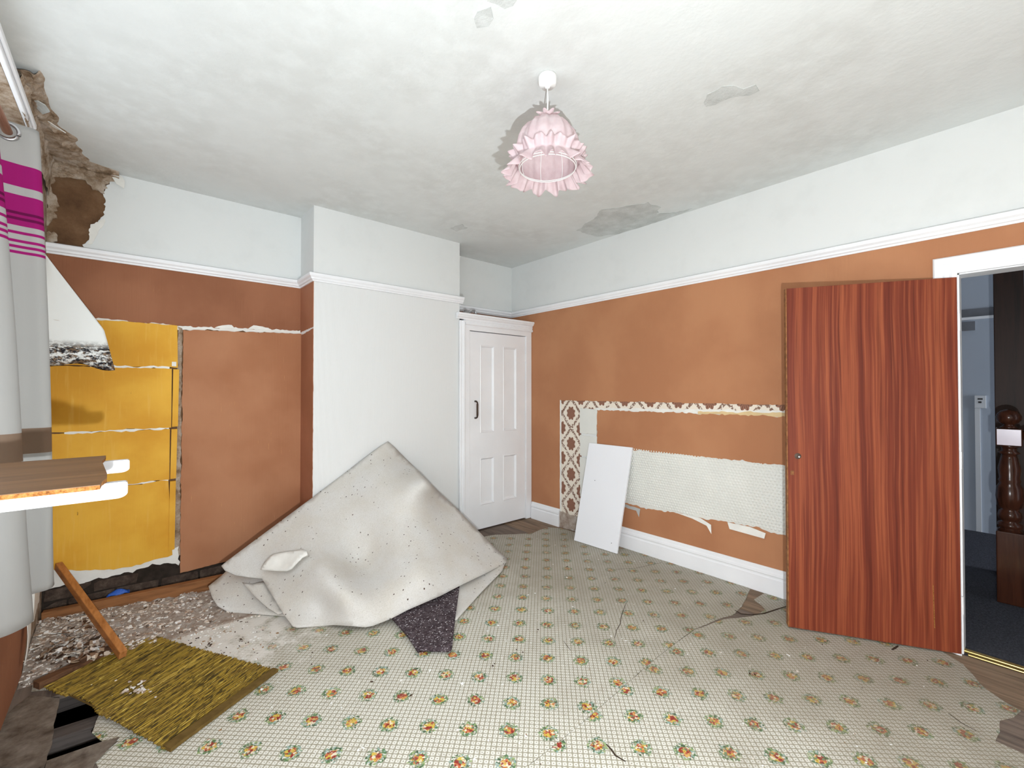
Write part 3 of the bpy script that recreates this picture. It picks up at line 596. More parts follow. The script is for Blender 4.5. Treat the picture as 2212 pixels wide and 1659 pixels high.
for (u, v, s) in [(66, 215, .045), (82, 228, .05), (98, 262, .04), (55, 195, .03)]:
    p = at(u, v, 2, H-.02); chips(shard, [(p.x, p.y, p.z)], rnd, s, s, .006, .8)
finish('hanging_flake', shard, 'crumbly_plaster', ceiling)
sh = MB().prism([at(62, 205, 2, H-.012), at(98, 226, 2, H-.02), at(108, 240, 2, H-.035), at(92, 245, 2, H-.03), at(76, 228, 2, H-.012)], (0, 0, -.005)); finish('hanging_flake', sh, 'ceiling_patch', ceiling)
sh = MB().prism([at(100, 258, 2, H-.012), at(142, 286, 2, H-.05), at(112, 272, 2, H-.02)], (0, 0, -.004)); finish('hanging_flake', sh, 'white_paper', ceiling)
# flaked patches in the ceiling paint
def cpatch(px, seed, d=.002): slab('paint_patch', ragged([pxC(*q) for q in px], .015, .03, seed), mpC, -.001, d, 'ceiling_patch', ceiling)
cpatch([(1245, 498), (1290, 466), (1300, 452), (1345, 446), (1400, 436), (1428, 448), (1418, 462), (1460, 458), (1495, 450), (1440, 474), (1330, 506), (1285, 510)], 101)
cpatch([(1520, 222), (1528, 203), (1560, 186), (1585, 184), (1605, 192), (1632, 182), (1640, 196), (1618, 206), (1575, 212), (1545, 226), (1525, 230)], 102)
cpatch([(1024, 40), (1032, 24), (1060, 14), (1066, 40), (1056, 56), (1030, 60)], 103)
cpatch([(1052, 2), (1062, -30), (1110, -30), (1122, -8), (1108, 12), (1090, 18), (1072, 8)], 104)
cpatch([(130, 300), (160, 322), (182, 345), (170, 350), (140, 330)], 105)
cpatch([(972, 492), (998, 484), (1010, 492), (985, 500)], 106, .0015)

# ---- mouldings
RAIL = [(0, 2.190), (.010, 2.190), (.014, 2.200), (.022, 2.205), (.026, 2.216), (.036, 2.226), (.040, 2.236), (.040, 2.246), (.030, 2.252), (0, 2.254)]
def sweep(prof, path):
    P = [Vector((*p, 0)) for p in path]; nrm = []
    for a, b in zip(P, P[1:]): d = (b-a).normalized(); nrm.append(Vector((d.y, -d.x, 0)))
    rings = []
    for i, p in enumerate(P):
        if i == 0: m = nrm[0]
        elif i == len(P)-1: m = nrm[-1]
        else: m = (nrm[i-1]+nrm[i])/(1+nrm[i-1].dot(nrm[i]))
        rings.append([p+m*o+Vector((0, 0, z)) for o, z in prof])
    out = []
    for a, b in zip(rings, rings[1:]):
        k = len(prof); out.append(MB().add(a+b, [(j, (j+1) % k, (j+1) % k+k, j+k) for j in range(k)]+[tuple(range(k)), tuple(range(2*k-1, k-1, -1))]))
    return out
tn = 0
for mb in sweep(RAIL, [(XL, YB-.005), (XC0-.003, YB-.005), (XC0-.003, YC-.003), (XC1+.034, YC-.003)]) + sweep(RAIL, [(XC1, YB-.003), (XR-.003, YB-.003), (XR-.003, YF)]):
    tn += 1; struct(finish('trim_%d' % tn, mb, 'white_gloss', loc=tuple(mb.v[0])), 'white moulded picture rail')
BASE = [(0, -.004), (.020, -.004), (.020, .105), (.016, .112), (.016, .122), (.022, .128), (.020, .142), (.014, .152), (.012, .166), (.006, .174), (0, .174)]
mb = sweep(BASE, [(XR-.006, 3.452), (XR-.006, 3.052)])[0]; struct(finish('baseboard_right', mb, 'white_gloss', loc=(XR, 3.25, 0)), 'short stub of white moulded skirting beside the cupboard')
mb = sweep(BASE, [(XR-.006, 2.42), (XR-.006, DY1+.10)])[0]; struct(finish('baseboard_right', mb, 'white_gloss', loc=(XR, 1.3, 0)), 'long white moulded skirting')

# ---- doorway
ARC = [(0, 0), (.022, 0), (.022, .02), (.016, .03), (.016, .045), (.026, .055), (.026, .085), (.018, .092), (0, .092)]
dw = thing('door_frame', 'white moulded architrave round the open doorway to the hall', 'door frame', (XR, (DY0+DY1)/2, 0))
mb = MB()
prof = [(o, z) for o, z in ARC]
vs = [Vector((XR-o, DY1+.0+z, 1.985+z)) for o, z in prof]+[Vector((XR-o, DY0-z, 1.985+z)) for o, z in prof]; k = len(prof)
mb.add(vs, [(j, (j+1) % k, (j+1) % k+k, j+k) for j in range(k)]+[tuple(range(k)), tuple(range(2*k-1, k-1, -1))]); finish('architrave_head', mb, 'white_gloss', dw)
for yy, sg in ((DY1, 1), (DY0, -1)):
    vs = [Vector((XR-o, yy+sg*z, -.004)) for o, z in prof]+[Vector((XR-o, yy+sg*z, 1.985+z)) for o, z in prof]
    finish('architrave_leg', MB().add(vs, [(j, (j+1) % k, (j+1) % k+k, j+k) for j in range(k)]+[tuple(range(k)), tuple(range(2*k-1, k-1, -1))]), 'white_gloss', dw)
finish('lining', MB().box((XR, DY1-.006, 0), (XR+.12, DY1+.0, DZ)), 'white_gloss', dw)
finish('lining', MB().box((XR, DY0, 0), (XR+.12, DY0+.006, DZ)), 'white_gloss', dw)
finish('lining', MB().box((XR, DY0, DZ-.006), (XR+.12, DY1, DZ)), 'white_gloss', dw)
# door leaf, local frame: origin at hinge foot, x towards the free edge, -y... thickness behind the seen face
HX, HY = 3.258, .214; FX, FY = 2.8785, .893
ang = math.atan2(FY-HY, FX-HX); DWd = math.hypot(FX-HX, FY-HY)
door = bpy.data.objects.new('door_1', None); COL.objects.link(door); door.location = (HX, HY, .008); door.rotation_euler = (0, 0, ang); door['kind'] = 'structure'; door.empty_display_size = .05
def local(name, mb, mat, parent, bevel=0, smooth=False):
    me = bpy.data.meshes.new(name); me.from_pydata(mb.v, [], mb.f)
    bm = bmesh.new(); bm.from_mesh(me); bmesh.ops.recalc_face_normals(bm, faces=bm.faces); bm.to_mesh(me); bm.free()
    me.materials.append(MAT[mat]); o = bpy.data.objects.new(name, me); COL.objects.link(o); o.parent = parent
    if smooth: me.polygons.foreach_set('use_smooth', [True]*len(me.polygons))
    if bevel: m = o.modifiers.new('bevel', 'BEVEL'); m.width = bevel; m.segments = 2; m.limit_method = 'ANGLE'
    return o
DH = 1.955
leaf = local('leaf', MB().box((.0, -.040, 0), (DWd-.006, 0, DH)), 'mahogany', door, .002)
local('edge_lipping', MB().box((DWd-.006, -.040, 0), (DWd, 0, DH)), 'timber', door, .001)
sp_ = local('spindle', MB().tube([(DWd-.055, 0, .985), (DWd-.055, .03, .985)], .006, 4), 'steel', door)
local('spindle_collar', MB().lathe([(.004, 0), (.017, 0), (.017, .002), (.004, .003)], (0, 0, 0), 16), 'dark_metal', door).matrix_local = __import__('mathutils').Matrix.Translation((DWd-.055, 0, .985)) @ __import__('mathutils').Matrix.Rotation(-PI/2, 4, 'X')
local('keyhole_scar', MB().box((DWd-.035, 0, .875), (DWd-.018, .002, .90)), 'timber', door)
local('scratch', MB().prism([(.108, 0, .115), (.112, 0, .115), (.116, 0, .34), (.113, 0, .34)], (0, .0012, 0)), 'chipboard', door)
for z in (.25, 1.0, 1.72): local('hinge', MB().tube([(-.006, -.004, z-.045), (-.006, -.004, z+.045)], .006, 8), 'white_gloss', door)
struct(finish('trim_%d' % (tn+1), MB().box((XR+.03, DY0, -.002), (XR+.062, DY1, .010)).box((XR+.0, DY0, -.002), (XR+.016, DY1-.02, .006)), 'brass', bevel=.003), 'brass carpet threshold bar')

# ---- window in the left wall
win = bpy.data.objects.new('window_1', None); COL.objects.link(win); win.location = (XL-.2, (WY0+WY1)/2, WZ0); WL[win.name] = Vector(win.location); win['kind'] = 'structure'
xw = XL-.22
for a, b in (((xw, WY0, WZ0), (xw+.06, WY1, WZ0+.07)), ((xw, WY0, WZ1-.06), (xw+.06, WY1, WZ1)), ((xw, WY0, WZ0), (xw+.06, WY0+.06, WZ1)), ((xw, WY1-.06, WZ0), (xw+.06, WY1, WZ1))):
    finish('frame', MB().box(a, b), 'white_gloss', win, bevel=.004)
for yy in (WY0+(WY1-WY0)/3, WY0+2*(WY1-WY0)/3): finish('mullion', MB().box((xw, yy-.04, WZ0+.07), (xw+.06, yy+.04, WZ1-.06)), 'white_gloss', win, bevel=.004)
for i in range(3):
    y0 = WY0+.06+(WY1-WY0-.12)*i/3; y1 = WY0+.06+(WY1-WY0-.12)*(i+1)/3
    finish('pane', MB().box((xw+.028, y0, WZ0+.07), (xw+.032, y1, WZ1-.06)), 'glass', win)
finish('sill', MB().box((XL-.16, WY0-.0, WZ0), (XL+.02, WY1, WZ0+.02)), 'white_gloss', win, bevel=.004)
finish('architrave', MB().box((XL, WY0-.09, WZ1), (XL+.018, WY1+.09, WZ1+.09)), 'white_gloss', win, bevel=.004)
finish('architrave', MB().box((XL, WY1, WZ0-.02), (XL+.018, WY1+.09, WZ1)), 'white_gloss', win, bevel=.004)
finish('architrave', MB().box((XL+.018, WY0-.09, WZ1+.02), (XL+.03, WY1+.05, WZ1+.045)), 'white_gloss', win, bevel=.004)

# ---- floor: earth below, boards, two sheets of linoleum
floor = struct(finish('floor', MB().box((XL-.3, YF-.2, -.4), (XR+.12, YB+.2, -.32)), 'void', loc=(0, 0, -.32)))
hx0, hx1, hy0, hy1 = -.252, -.085, 2.30, 2.80
pw = .132; x = XL+.0; i = 0
while x < XR-.01:
    x1 = min(x+pw-.003, XR)
    segs = [(YF, YB-.03)]
    if x1 > hx0 and x < hx1: segs = [(YF, 2.335+.02*rnd.random()), (2.86, YB-.03)]
    for a, b in segs: finish('floorboard', MB().box((x, a, -.026), (x1, b, -.0035+rnd.uniform(-.001, .0005))), 'floorboard' if x < 2.9 else 'floorboard_door', floor)
    x += pw if i else pw-.002; i += 1
for yy in (2.0, 3.05, 3.5): finish('joist', MB().box((XL, yy-.045, -.16), (.35, yy+.045, -.03)), 'joist_dark', floor)

def onF(L): return [pxF(*q) for q in L]
seam = [(1.0, 1.20), (1.2, 1.196), (1.43, 1.202), (1.71, 1.219), (1.965, 1.236), (2.2, 1.243), (2.455, 1.243), (2.7, 1.20), (2.80, 1.165), (2.95, 1.175), (3.1, 1.205), (XR-.03, 1.235)]
sheetA = [(-.05, YF+.0), (-.05, 2.2)]
A_poly = [(-.09, .2)]
left_edge = [(-.06, 1.2), (-.05, 2.1), (-.09, 2.26), (-.02, 2.33), (-.07, 2.36), (-.105, 2.45), (-.09, 2.56), (-.09, 2.64), (-.16, 2.77), (-.23, 2.91), (-.33, 2.97), (-.36, 3.70)]
far_edge = [(2.1, 3.70), (2.25, 3.30)]+onF([(1040, 1160), (1070, 1155), (1110, 1154), (1150, 1152), (1165, 1145), (1185, 1139), (1212, 1141)])+[(XR-.03, 2.75)]
pa = left_edge+far_edge+[(XR-.03, 1.24)]+seam[::-1][1:]
la = slab('linoleum', ragged(pa, .002, .03, 111), mpF, -.0033, .0, 'lino_a', loc=(1.5, 2.4, -.0033))
tag(la, 'worn floral linoleum sheet running from the rubble to the cupboard, under the folded carpet', 'flooring')
seamb = [(-.06, 1.197), (1.0, 1.197), (1.2, 1.193), (1.43, 1.199), (1.71, 1.216), (1.965, 1.233), (2.2, 1.239), (2.455, 1.238), (2.7, 1.18), (2.78, 1.13), (2.86, 1.085), (2.95, 1.065), (3.02, 1.065), (3.06, 1.10), (3.10, 1.16), (XR-.03, 1.15)]
edge_r = [(XR-.03, .30), (3.16, .20)]+onF([(2078, 1434), (2100, 1455), (2118, 1478), (2133, 1490), (2165, 1512), (2205, 1535), (2190, 1548), (2160, 1555), (2160, 1580), (2150, 1600)])+[(2.3, YF), (-.06, YF)]
lb = slab('linoleum', ragged(seamb+edge_r, .002, .03, 112), mpF, -.0033, -.0003, 'lino_b', loc=(1.5, 0, -.0033))
tag(lb, 'dirtier floral linoleum sheet in front of the open brown door, reaching the threshold', 'flooring')
def crack(px, parent, wd=.004):
    P = [Vector((*pxF(*q), .0006)) for q in px]; mb = MB()
    mb.tube([p+Vector((rnd.uniform(-.002, .002), rnd.uniform(-.002, .002), 0)) for p in P], [wd*.5*(.4+.6*math.sin(PI*(i+.5)/len(P))) for i in range(len(P))], 4)
    for v in mb.v: v.z = max(.0002, min(v.z, .0012))
    finish('tear', mb, 'crack_dark', parent)
crack([(1352, 1302), (1348, 1315), (1342, 1332), (1339, 1348), (1331, 1362), (1328, 1378)], la)
crack([(1300, 1226+0), (1330, 1230), (1372, 1228), (1430, 1215)][1:], la, .003)
crack([(1218, 1385), (1225, 1396), (1232, 1405)], la, .003)
crack([(1588, 1318), (1600, 1326), (1625, 1328), (1650, 1325), (1680, 1316), (1698, 1310)], lb, .012)
crack([(1940, 1395), (1932, 1400), (1926, 1404)], lb, .012)
crack([(2050, 1542), (2075, 1560), (2110, 1580)], lb, .004)
crack([(1310, 1608), (1322, 1620), (1330, 1632), (1352, 1645)], lb, .008)
# flaps round the hole
hole_flap = slab('linoleum_scrap', ragged(onF([(64, 1503), (129, 1509), (122, 1545), (116, 1585), (101, 1644), (96, 1659), (0, 1659), (-30, 1620), (20, 1540)]), .005, .03, 113), mpF, -.0033, .003, 'grimy_lino', loc=(*pxF(70, 1580), -.0033))
tag(hole_flap, 'grimy grey linoleum scrap between the window wall and the floor hole', 'flooring')
loose = MB().prism([Vector((*pxF(101, 1646), .002)), Vector((*pxF(215, 1612), .012)), Vector((*pxF(258, 1598), .008)), Vector((*pxF(205, 1652), .004)), Vector((*pxF(190, 1690), .002)), Vector((*pxF(90, 1690), .002))], (0, 0, .003))
tag(finish('linoleum_scrap', loose, 'grimy_lino'), 'brown curled linoleum strip along the near side of the floor hole', 'flooring')
# timber lying across the hole
jt = MB(); a, b = Vector((*pxF(108, 1604, -.045), -.045)), Vector((*pxF(206, 1572, -.045), -.045)); d = (b-a).normalized(); nn_ = Vector((-d.y, d.x, 0))
jt.obox((a+b)/2, d*((b-a).length/2+.03), nn_*.04, (0, 0, .03)); tag(finish('joist_offcut', jt, 'joist_dark', bevel=.004), 'weathered grey timber exposed inside the floor hole', 'timber')

# ---- rubble along the left alcove
def rub(u, v):
    x = XL+.004+u*1.05; y = 3.03+v*.64
    h = .055*min(1, v*1.6)*(1-.75*u)+.004
    h *= min(1, (1-u)*4)
    n = mnoise.fractal(Vector((x*16, y*16, 0)), 1, 2, 5)
    return Vector((x, y, max(-.003, h+.016*n*min(1, h*40)-(.012 if v < .06 or u > .97 else 0))))
o = finish('plaster_rubble', MB().grid(rub, 110, 70), 'rubble', loc=(.1, 3.35, 0), recalc=False); tag(o, 'heap of beige plaster dust and rubble along the stripped alcove wall', 'rubble', kind='stuff')
spots = []
rr = random.Random(5)
while len(spots) < 1500:
    u, v = rr.random(), rr.random(); p = rub(u, v)
    if rr.random() < (1-u)**.7: spots.append((p.x, p.y, max(p.z, 0)))
mb = MB(); chips(mb, spots, rr, .005, .02, .003, .35)
big = []
for _ in range(120):
    u, v = pxF(72+rr.random()*150, 1345+rr.random()*75, .03); big.append((max(u, XL+.03), v, .025+rr.random()*.025))
chips(mb, big, rr, .015, .042, .003, 1.0)
matspots = [(*pxF(286+rr.gauss(14, 16), 1488+rr.gauss(0, 7), .02), .019) for _ in range(26)]+[(*pxF(330+rr.random()*10, 1506, .02), .019), (*pxF(250, 1470, .02), .019)]
chips(mb, matspots, rr, .006, .016, .002, .2)
o = finish('plaster_chips', mb, 'chip_mix', loc=(.1, 3.35, 0), recalc=False); tag(o, 'pale flakes of plaster and torn paper scattered over the rubble by the window wall', 'debris', kind='stuff')
FOOT = [(.40, 3.66), (.45, 3.17), (.70, 2.70), (1.05, 2.42), (1.12, 2.02), (1.28, 1.93), (1.50, 2.18), (2.29, 2.67), (1.66, 3.50), (.9, 3.70)]
def under(x, y):
    c = False
    for (ax, ay), (bx_, by) in zip(FOOT, FOOT[1:]+FOOT[:1]):
        if (ay > y) != (by > y) and x < (bx_-ax)*(y-ay)/(by-ay)+ax: c = not c
    return c
mb = MB(); sc_ = []
for _ in range(150):
    q = pxF(80+rr.random()*160, 1350+rr.random()*85, .03); sc_.append((max(q[0], XL+.03), max(q[1], 3.02), .03+rr.random()*.02))
chips(mb, sc_, rr, .012, .045, .0015, 1.3)
o = finish('paper_scraps', mb, 'scrap_mix', loc=(-.2, 3.2, 0), recalc=False); tag(o, 'dark brown and cream torn paper scraps piled where the stick crosses the rubble', 'debris', kind='stuff')
sp2 = []
while len(sp2) < 700:
    g = rr.random()
    if g < .62: x, y = .15+abs(rr.gauss(0, .38)), 2.95+rr.gauss(0, .28)
    else: x, y = rr.uniform(0, 3.1), rr.uniform(.3, 3.2)
    if -.02 < x < XR-.05 and (x > .1 or y > 2.9) and y < 3.4 and not under(x, y): sp2.append((x, y, .0003))
mb = MB(); chips(mb, sp2, rr, .003, .011, .0015, .3)
o = finish('floor_debris', mb, 'debris_mix', loc=(1.5, 2, 0), recalc=False); tag(o, 'small white and dark crumbs strewn over the floral linoleum', 'debris', kind='stuff')

# ================================================================== THINGS
# ---- timbers, stick, blue packet
a, b = Vector((-.372, 3.690, .055)), Vector((.60, 3.60, .055)); d = (b-a).normalized()
o = finish('sole_plate', MB().obox((a+b)/2, d*(b-a).length/2, Vector((-d.y, d.x, 0))*.022, (0, 0, .045)), 'timber', bevel=.003); tag(o, 'brown sole plate batten lying along the stripped brick strip below the yellow boards', 'timber')
a, b = Vector((*pxF(78, 1478, .02), .012)), Vector((*pxF(262, 1392, .02), .012)); d = (b-a).normalized()
o = finish('floor_batten', MB().obox((a+b)/2, d*(b-a).length/2, Vector((-d.y, d.x, 0))*.025, (0, 0, .018)), 'timber_dark', bevel=.003); tag(o, 'dark brown batten half buried in rubble at the edge of the reed mat', 'timber')
a, b = Vector((*pxF(266, 1418, .022), .03)), at(126, 1222, 1, YB-.03); d = (b-a).normalized(); s1 = d.cross(Vector((0, 0, 1))).normalized(); s2 = d.cross(s1)
o = finish('wooden_stick', MB().obox((a+b)/2, d*(b-a).length/2, s1*.016, s2*.022), 'stick_wood', bevel=.003); tag(o, 'orange-brown squared stick leaning from the reed mat up to the alcove corner', 'stick')
pk = at(255, 1284, 2, .085); mb = MB().grid(lambda u, v: pk+Vector((-.055+.11*u, -.02+.05*v, .0+.028*math.sin(PI*u)**.5*math.sin(PI*min(max(v, .02), .98))**.6+.004*math.sin(9*u+5*v))), 10, 6)
mb.add([pk+Vector((-.055, -.02, -.03)), pk+Vector((.055, -.02, -.03)), pk+Vector((.055, .03, -.03)), pk+Vector((-.055, .03, -.03))], [(0, 3, 2, 1)])
o = finish('plastic_packet', mb, 'blue_plastic', solid=.003); tag(o, 'small bright blue plastic packet dropped behind the sole plate', 'packet')

# ---- golden reed mat
mt = [Vector((*pxF(312, 1368, .01), 0)), Vector((*pxF(597, 1447, .01), 0)), Vector((*pxF(362, 1618, .01), 0)), Vector((*pxF(96, 1487, .01), 0))]
mat_ = thing('reed_mat', 'golden brown reed mat lying askew on the linoleum beside the floor hole', 'mat', tuple((mt[0]+mt[1]+mt[2]+mt[3])/4))
NR = 110; rr = random.Random(11)
def mz(s, q): return .008+.010*math.sin(PI*s)*(1-q)*.6+.022*max(0, (1-s)-.72)*(q)+ .02*max(0, .25-q)*(1-s)*2
for i in range(NR):
    s = (i+.5)/NR; A_ = mt[3].lerp(mt[2], s); B_ = mt[0].lerp(mt[1], s); q0, q1 = -.012+rr.random()*.016, 1+rr.uniform(-.008, .014)
    if .18 < s < .46: q0 += .05*math.sin(PI*(s-.18)/.28)+.012*rr.random()
    wd = (mt[2]-mt[3]).length/NR*.40
    pth = []
    for k in range(7):
        q = q0+(q1-q0)*k/6; p = A_.lerp(B_, q); p = Vector((p.x, p.y, mz(s, q)+.0015*math.sin(i*1.7+k))); pth.append(p)
    finish('reed', MB().tube(pth, wd, 5), 'reed', mat_, recalc=False)
for q in (.0, .5, 1.0):
    finish('binding', MB().tube([Vector((*(mt[3].lerp(mt[2], s).lerp(mt[0].lerp(mt[1], s), q+.03 if q < .5 else q-.02)).to_2d(), mz(s, q)-.002)) for s in [k/30 for k in range(31)]], .0035, 5), 'reed_edge', mat_)
finish('bound_edge', MB().prism([p+Vector((0, 0, .003)) for p in (mt[2].lerp(mt[3], .03), mt[2].lerp(mt[3], -.02), mt[1].lerp(mt[0], -.012), mt[1].lerp(mt[0], .02))], (0, 0, .014)), 'reed_edge', mat_)

# ---- folded-over carpet showing its felt backing
car = thing('carpet', 'stiff grey felt-backed carpet folded up against the white chimney breast', 'carpet', (1.35, 2.95, 0))
ap = invD(838, 953, 1, YC-.012); rt = invD(1093, 1211, 2, .03); lf = invD(480, 1222, 1, 3.42)
cp = [(838, 953, ap), (1093, 1211, rt), (480, 1222, lf)]
for tt in (.2, .4, .6, .8): cp.append((838+255*tt, 953+258*tt, ap+(rt-ap)*tt)); cp.append((838-358*tt, 953+269*tt, ap+(lf-ap)*tt))
for u, v, z in ((566, 1252, .15), (520, 1246, .17), (612, 1325, .05), (640, 1352, .018), (720, 1351, .017), (805, 1352, .018), (845, 1336, .035), (880, 1318, .055), (950, 1288, .075), (1000, 1262, .07), (1050, 1236, .05), (700, 1320, .06), (620, 1290, .10)): cp.append((u, v, invD(u, v, 2, z)))
pl = lambda u, v: ap+(v-953)*.000308-(u-838)*.00002
for u, v, dl in ((765, 1222, -.015), (805, 1236, -.013), (830, 1215, -.009), (690, 1195, -.002), (712, 1236, .009), (740, 1276, .013), (690, 1216, .005), (925, 1048, .003), (918, 1062, -.003), (640, 1200, -.004), (840, 1080, .000), (820, 1020, .000), (850, 1180, -.006), (900, 1200, -.002), (905, 1250, .004), (790, 1300, .008)): cp.append((u, v, pl(u, v)+dl))
main = TPS(cp, 2e-5)
out = [(838, 953), (852, 965), (925, 1040), (1000, 1112), (1068, 1182), (1095, 1206), (1094, 1215), (1050, 1238), (1000, 1262), (950, 1288), (880, 1318), (846, 1336), (806, 1352), (790, 1355), (720, 1350), (642, 1355), (632, 1352), (612, 1326), (590, 1290), (566, 1250), (540, 1247), (508, 1242), (486, 1232), (478, 1222), (490, 1212), (560, 1160), (677, 1073), (760, 1010), (822, 963)]
sheet('felt_sheet', out, main, 'felt', car, 9, .009, .0011, 3)
low = TPS([(450, 1268, invD(450, 1268, 2, .10)), (470, 1306, invD(470, 1306, 2, .05)), (495, 1322, invD(495, 1322, 2, .012)), (560, 1325, invD(560, 1325, 2, .012)), (615, 1330, invD(615, 1330, 2, .012)), (488, 1238, invD(488, 1238, 2, .145)), (560, 1250, invD(560, 1250, 2, .12)), (520, 1278, invD(520, 1278, 2, .075)), (580, 1285, invD(580, 1285, 2, .06))], 1e-6)
sheet('under_fold', [(450, 1266), (458, 1290), (470, 1308), (495, 1322), (560, 1326), (618, 1330), (610, 1310), (590, 1275), (570, 1240), (530, 1236), (492, 1230), (478, 1244)], low, 'felt', car, 9, .008, .0008, 4)
lo2 = lambda u, v: low(u, v)+.006-.00004*abs(u-560)
sheet('under_fold', [(523, 1258), (545, 1262), (572, 1256), (590, 1285), (612, 1322), (600, 1326), (578, 1312), (548, 1286)], lo2, 'felt', car, 8, .008, .0004, 5)
flp = TPS([(1093, 1213, invD(1093, 1213, 2, .022)), (986, 1338, invD(986, 1338, 2, .016)), (990, 1272, invD(990, 1272, 2, .040)), (1040, 1276, invD(1040, 1276, 2, .018)), (975, 1300, invD(975, 1300, 2, .03))], 1e-6)
sheet('side_flap', [(975, 1262), (1030, 1236), (1094, 1208), (1085, 1232), (1040, 1278), (986, 1338), (980, 1338)], flp, 'felt', car, 8, .008, .0003, 6)
pil = TPS([(902, 1408, invD(902, 1408, 2, .018)), (975, 1404, invD(975, 1404, 2, .018)), (838, 1332, invD(838, 1332, 2, .03)), (992, 1268, invD(992, 1268, 2, .055)), (900, 1290, invD(900, 1290, 2, .05)), (930, 1360, invD(930, 1360, 2, .035)), (984, 1336, invD(984, 1336, 2, .035))], 1e-6)
sheet('pile_flap', [(828, 1326), (846, 1334), (880, 1372), (903, 1408), (906, 1404), (940, 1404), (974, 1405), (977, 1395), (984, 1330), (993, 1262), (920, 1285), (850, 1312)], pil, 'pile', car, 7, .010, .0004, 7)
clf = lambda u, v: main(u, v)+.0065+.0008*math.sin(u*.09)*math.sin(v*.11)
o = sheet('cloth', [(563, 1231), (570, 1218), (582, 1203), (592, 1197), (614, 1193), (640, 1189), (652, 1186), (662, 1190), (664, 1197), (652, 1203), (640, 1215), (628, 1228), (618, 1233), (590, 1233)], clf, 'white_paper', None, 6, .012, .0012, 8); tag(o, 'crumpled white cloth lying on the felt-backed carpet', 'cloth')

# ---- built-in cupboard
FYc = 3.462
cup = thing('cupboard', 'white built-in cupboard with four-panelled door beside the chimney breast', 'cupboard', ((XC1+XR)/2, FYc, 0))
def bx(name, x0, x1, z0, z1, y0, y1, mat='white_gloss', par=cup, bev=.003): return finish(name, MB().box((x0, y0, z0), (x1, y1, z1)), mat, par, bevel=bev)
dx0, dx1, dz0, dz1 = 2.467, 3.195, .012, 1.939
bx('jamb', 2.395, dx0-.006, 0, 1.948, FYc, FYc+.06); bx('jamb', dx1+.003, XR-.008, 0, 1.948, FYc, FYc+.06); bx('head_rail', 2.395, XR-.008, 1.946, 2.046, FYc, FYc+.06)
J = [(0, 0), (0, .018), (.012, .022), (.018, .016), (.028, .016), (.034, .024), (.05, .026), (.058, .018), (.058, 0)]
mbm = MB(); k = len(J); vs = [Vector((2.340+a, FYc+.004-b, z)) for z in (0.0, 2.03) for a, b in J]
mbm.add(vs, [(j, (j+1) % k, (j+1) % k+k, j+k) for j in range(k)]+[tuple(range(k)), tuple(range(2*k-1, k-1, -1))]); finish('jamb_moulding', mbm, 'white_gloss', cup)
vs = [Vector((x_, FYc+.004-b, 2.046-a*.9)) for x_ in (2.40, XR-.008) for a, b in J]
mbm = MB().add(vs, [(j, (j+1) % k, (j+1) % k+k, j+k) for j in range(k)]+[tuple(range(k)), tuple(range(2*k-1, k-1, -1))]); finish('head_moulding', mbm, 'white_gloss', cup)
CO = [(0, 0), (.012, 0), (.016, .012), (.030, .020), (.036, .034), (.044, .036), (.044, .056), (0, .056)]
k = len(CO); vs = [Vector((x_, FYc+.002-a, 2.044+b)) for x_ in (2.305, XR-.001) for a, b in CO]
finish('cornice', MB().add(vs, [(j, (j+1) % k, (j+1) % k+k, j+k) for j in range(k)]+[tuple(range(k)), tuple(range(2*k-1, k-1, -1))]), 'white_gloss', cup)
bx('top_board', XC1+.005, XR-.008, 2.084, 2.098, FYc-.02, YB-.006)
# door with stiles, rails and four sunk panels
cdoor = finish('door', MB().box((dx0, FYc+.012, dz0), (2.594, FYc+.042, dz1)).box((3.072, FYc+.012, dz0), (dx1, FYc+.042, dz1)).box((2.772, FYc+.012, .242), (2.888, FYc+.042, .706)).box((2.772, FYc+.012, .950), (2.888, FYc+.042, 1.815))
      .box((2.594, FYc+.012, dz0), (3.072, FYc+.042, .242)).box((2.594, FYc+.012, .706), (3.072, FYc+.042, .950)).box((2.594, FYc+.012, 1.815), (3.072, FYc+.042, dz1)), 'white_gloss', cup)
for a, b in ((2.594, 2.772), (2.888, 3.072)):
    for z0, z1 in ((.242, .706), (.950, 1.815)):
        pn = finish('panel', MB().box((a, FYc+.026, z0), (b, FYc+.036, z1)), 'white_gloss', cdoor)
        mbm = MB(); mo = [(0, .012), (.006, .008), (.012, .012), (.02, .022), (.022, .026)]
        rings = [[(a+i_, z0+i_), (b-i_, z0+i_), (b-i_, z1-i_), (a+i_, z1-i_)] for i_, _ in mo]
        for (r0, (i0, y0)), (r1, (i1, y1)) in zip(zip(rings, mo), zip(rings[1:], mo[1:])):
            V8 = [Vector((p[0], FYc+y0, p[1])) for p in r0]+[Vector((p[0], FYc+y1, p[1])) for p in r1]
            mbm.add(V8, [(q, (q+1) % 4, (q+1) % 4+4, q+4) for q in range(4)])
        finish('moulding', mbm, 'white_gloss', cdoor, recalc=False)
hd = finish('handle', MB().tube([(2.532, FYc+.012, 1.262), (2.532, FYc-.008, 1.262), (2.532, FYc-.026, 1.250), (2.532, FYc-.028, 1.235), (2.532, FYc-.028, 1.125), (2.532, FYc-.026, 1.112), (2.532, FYc-.008, 1.100), (2.532, FYc+.012, 1.100)], [.009, .008, .008, .010, .010, .008, .008, .009], 8), 'dark_metal', cdoor, smooth=True); hd['label'] = 'dark metal pull handle'
for z in (1.72, .35): finish('hinge', MB().box((dx1-.004, FYc+.004, z-.045), (dx1+.018, FYc+.014, z+.045)), 'white_gloss', cdoor, bevel=.002)
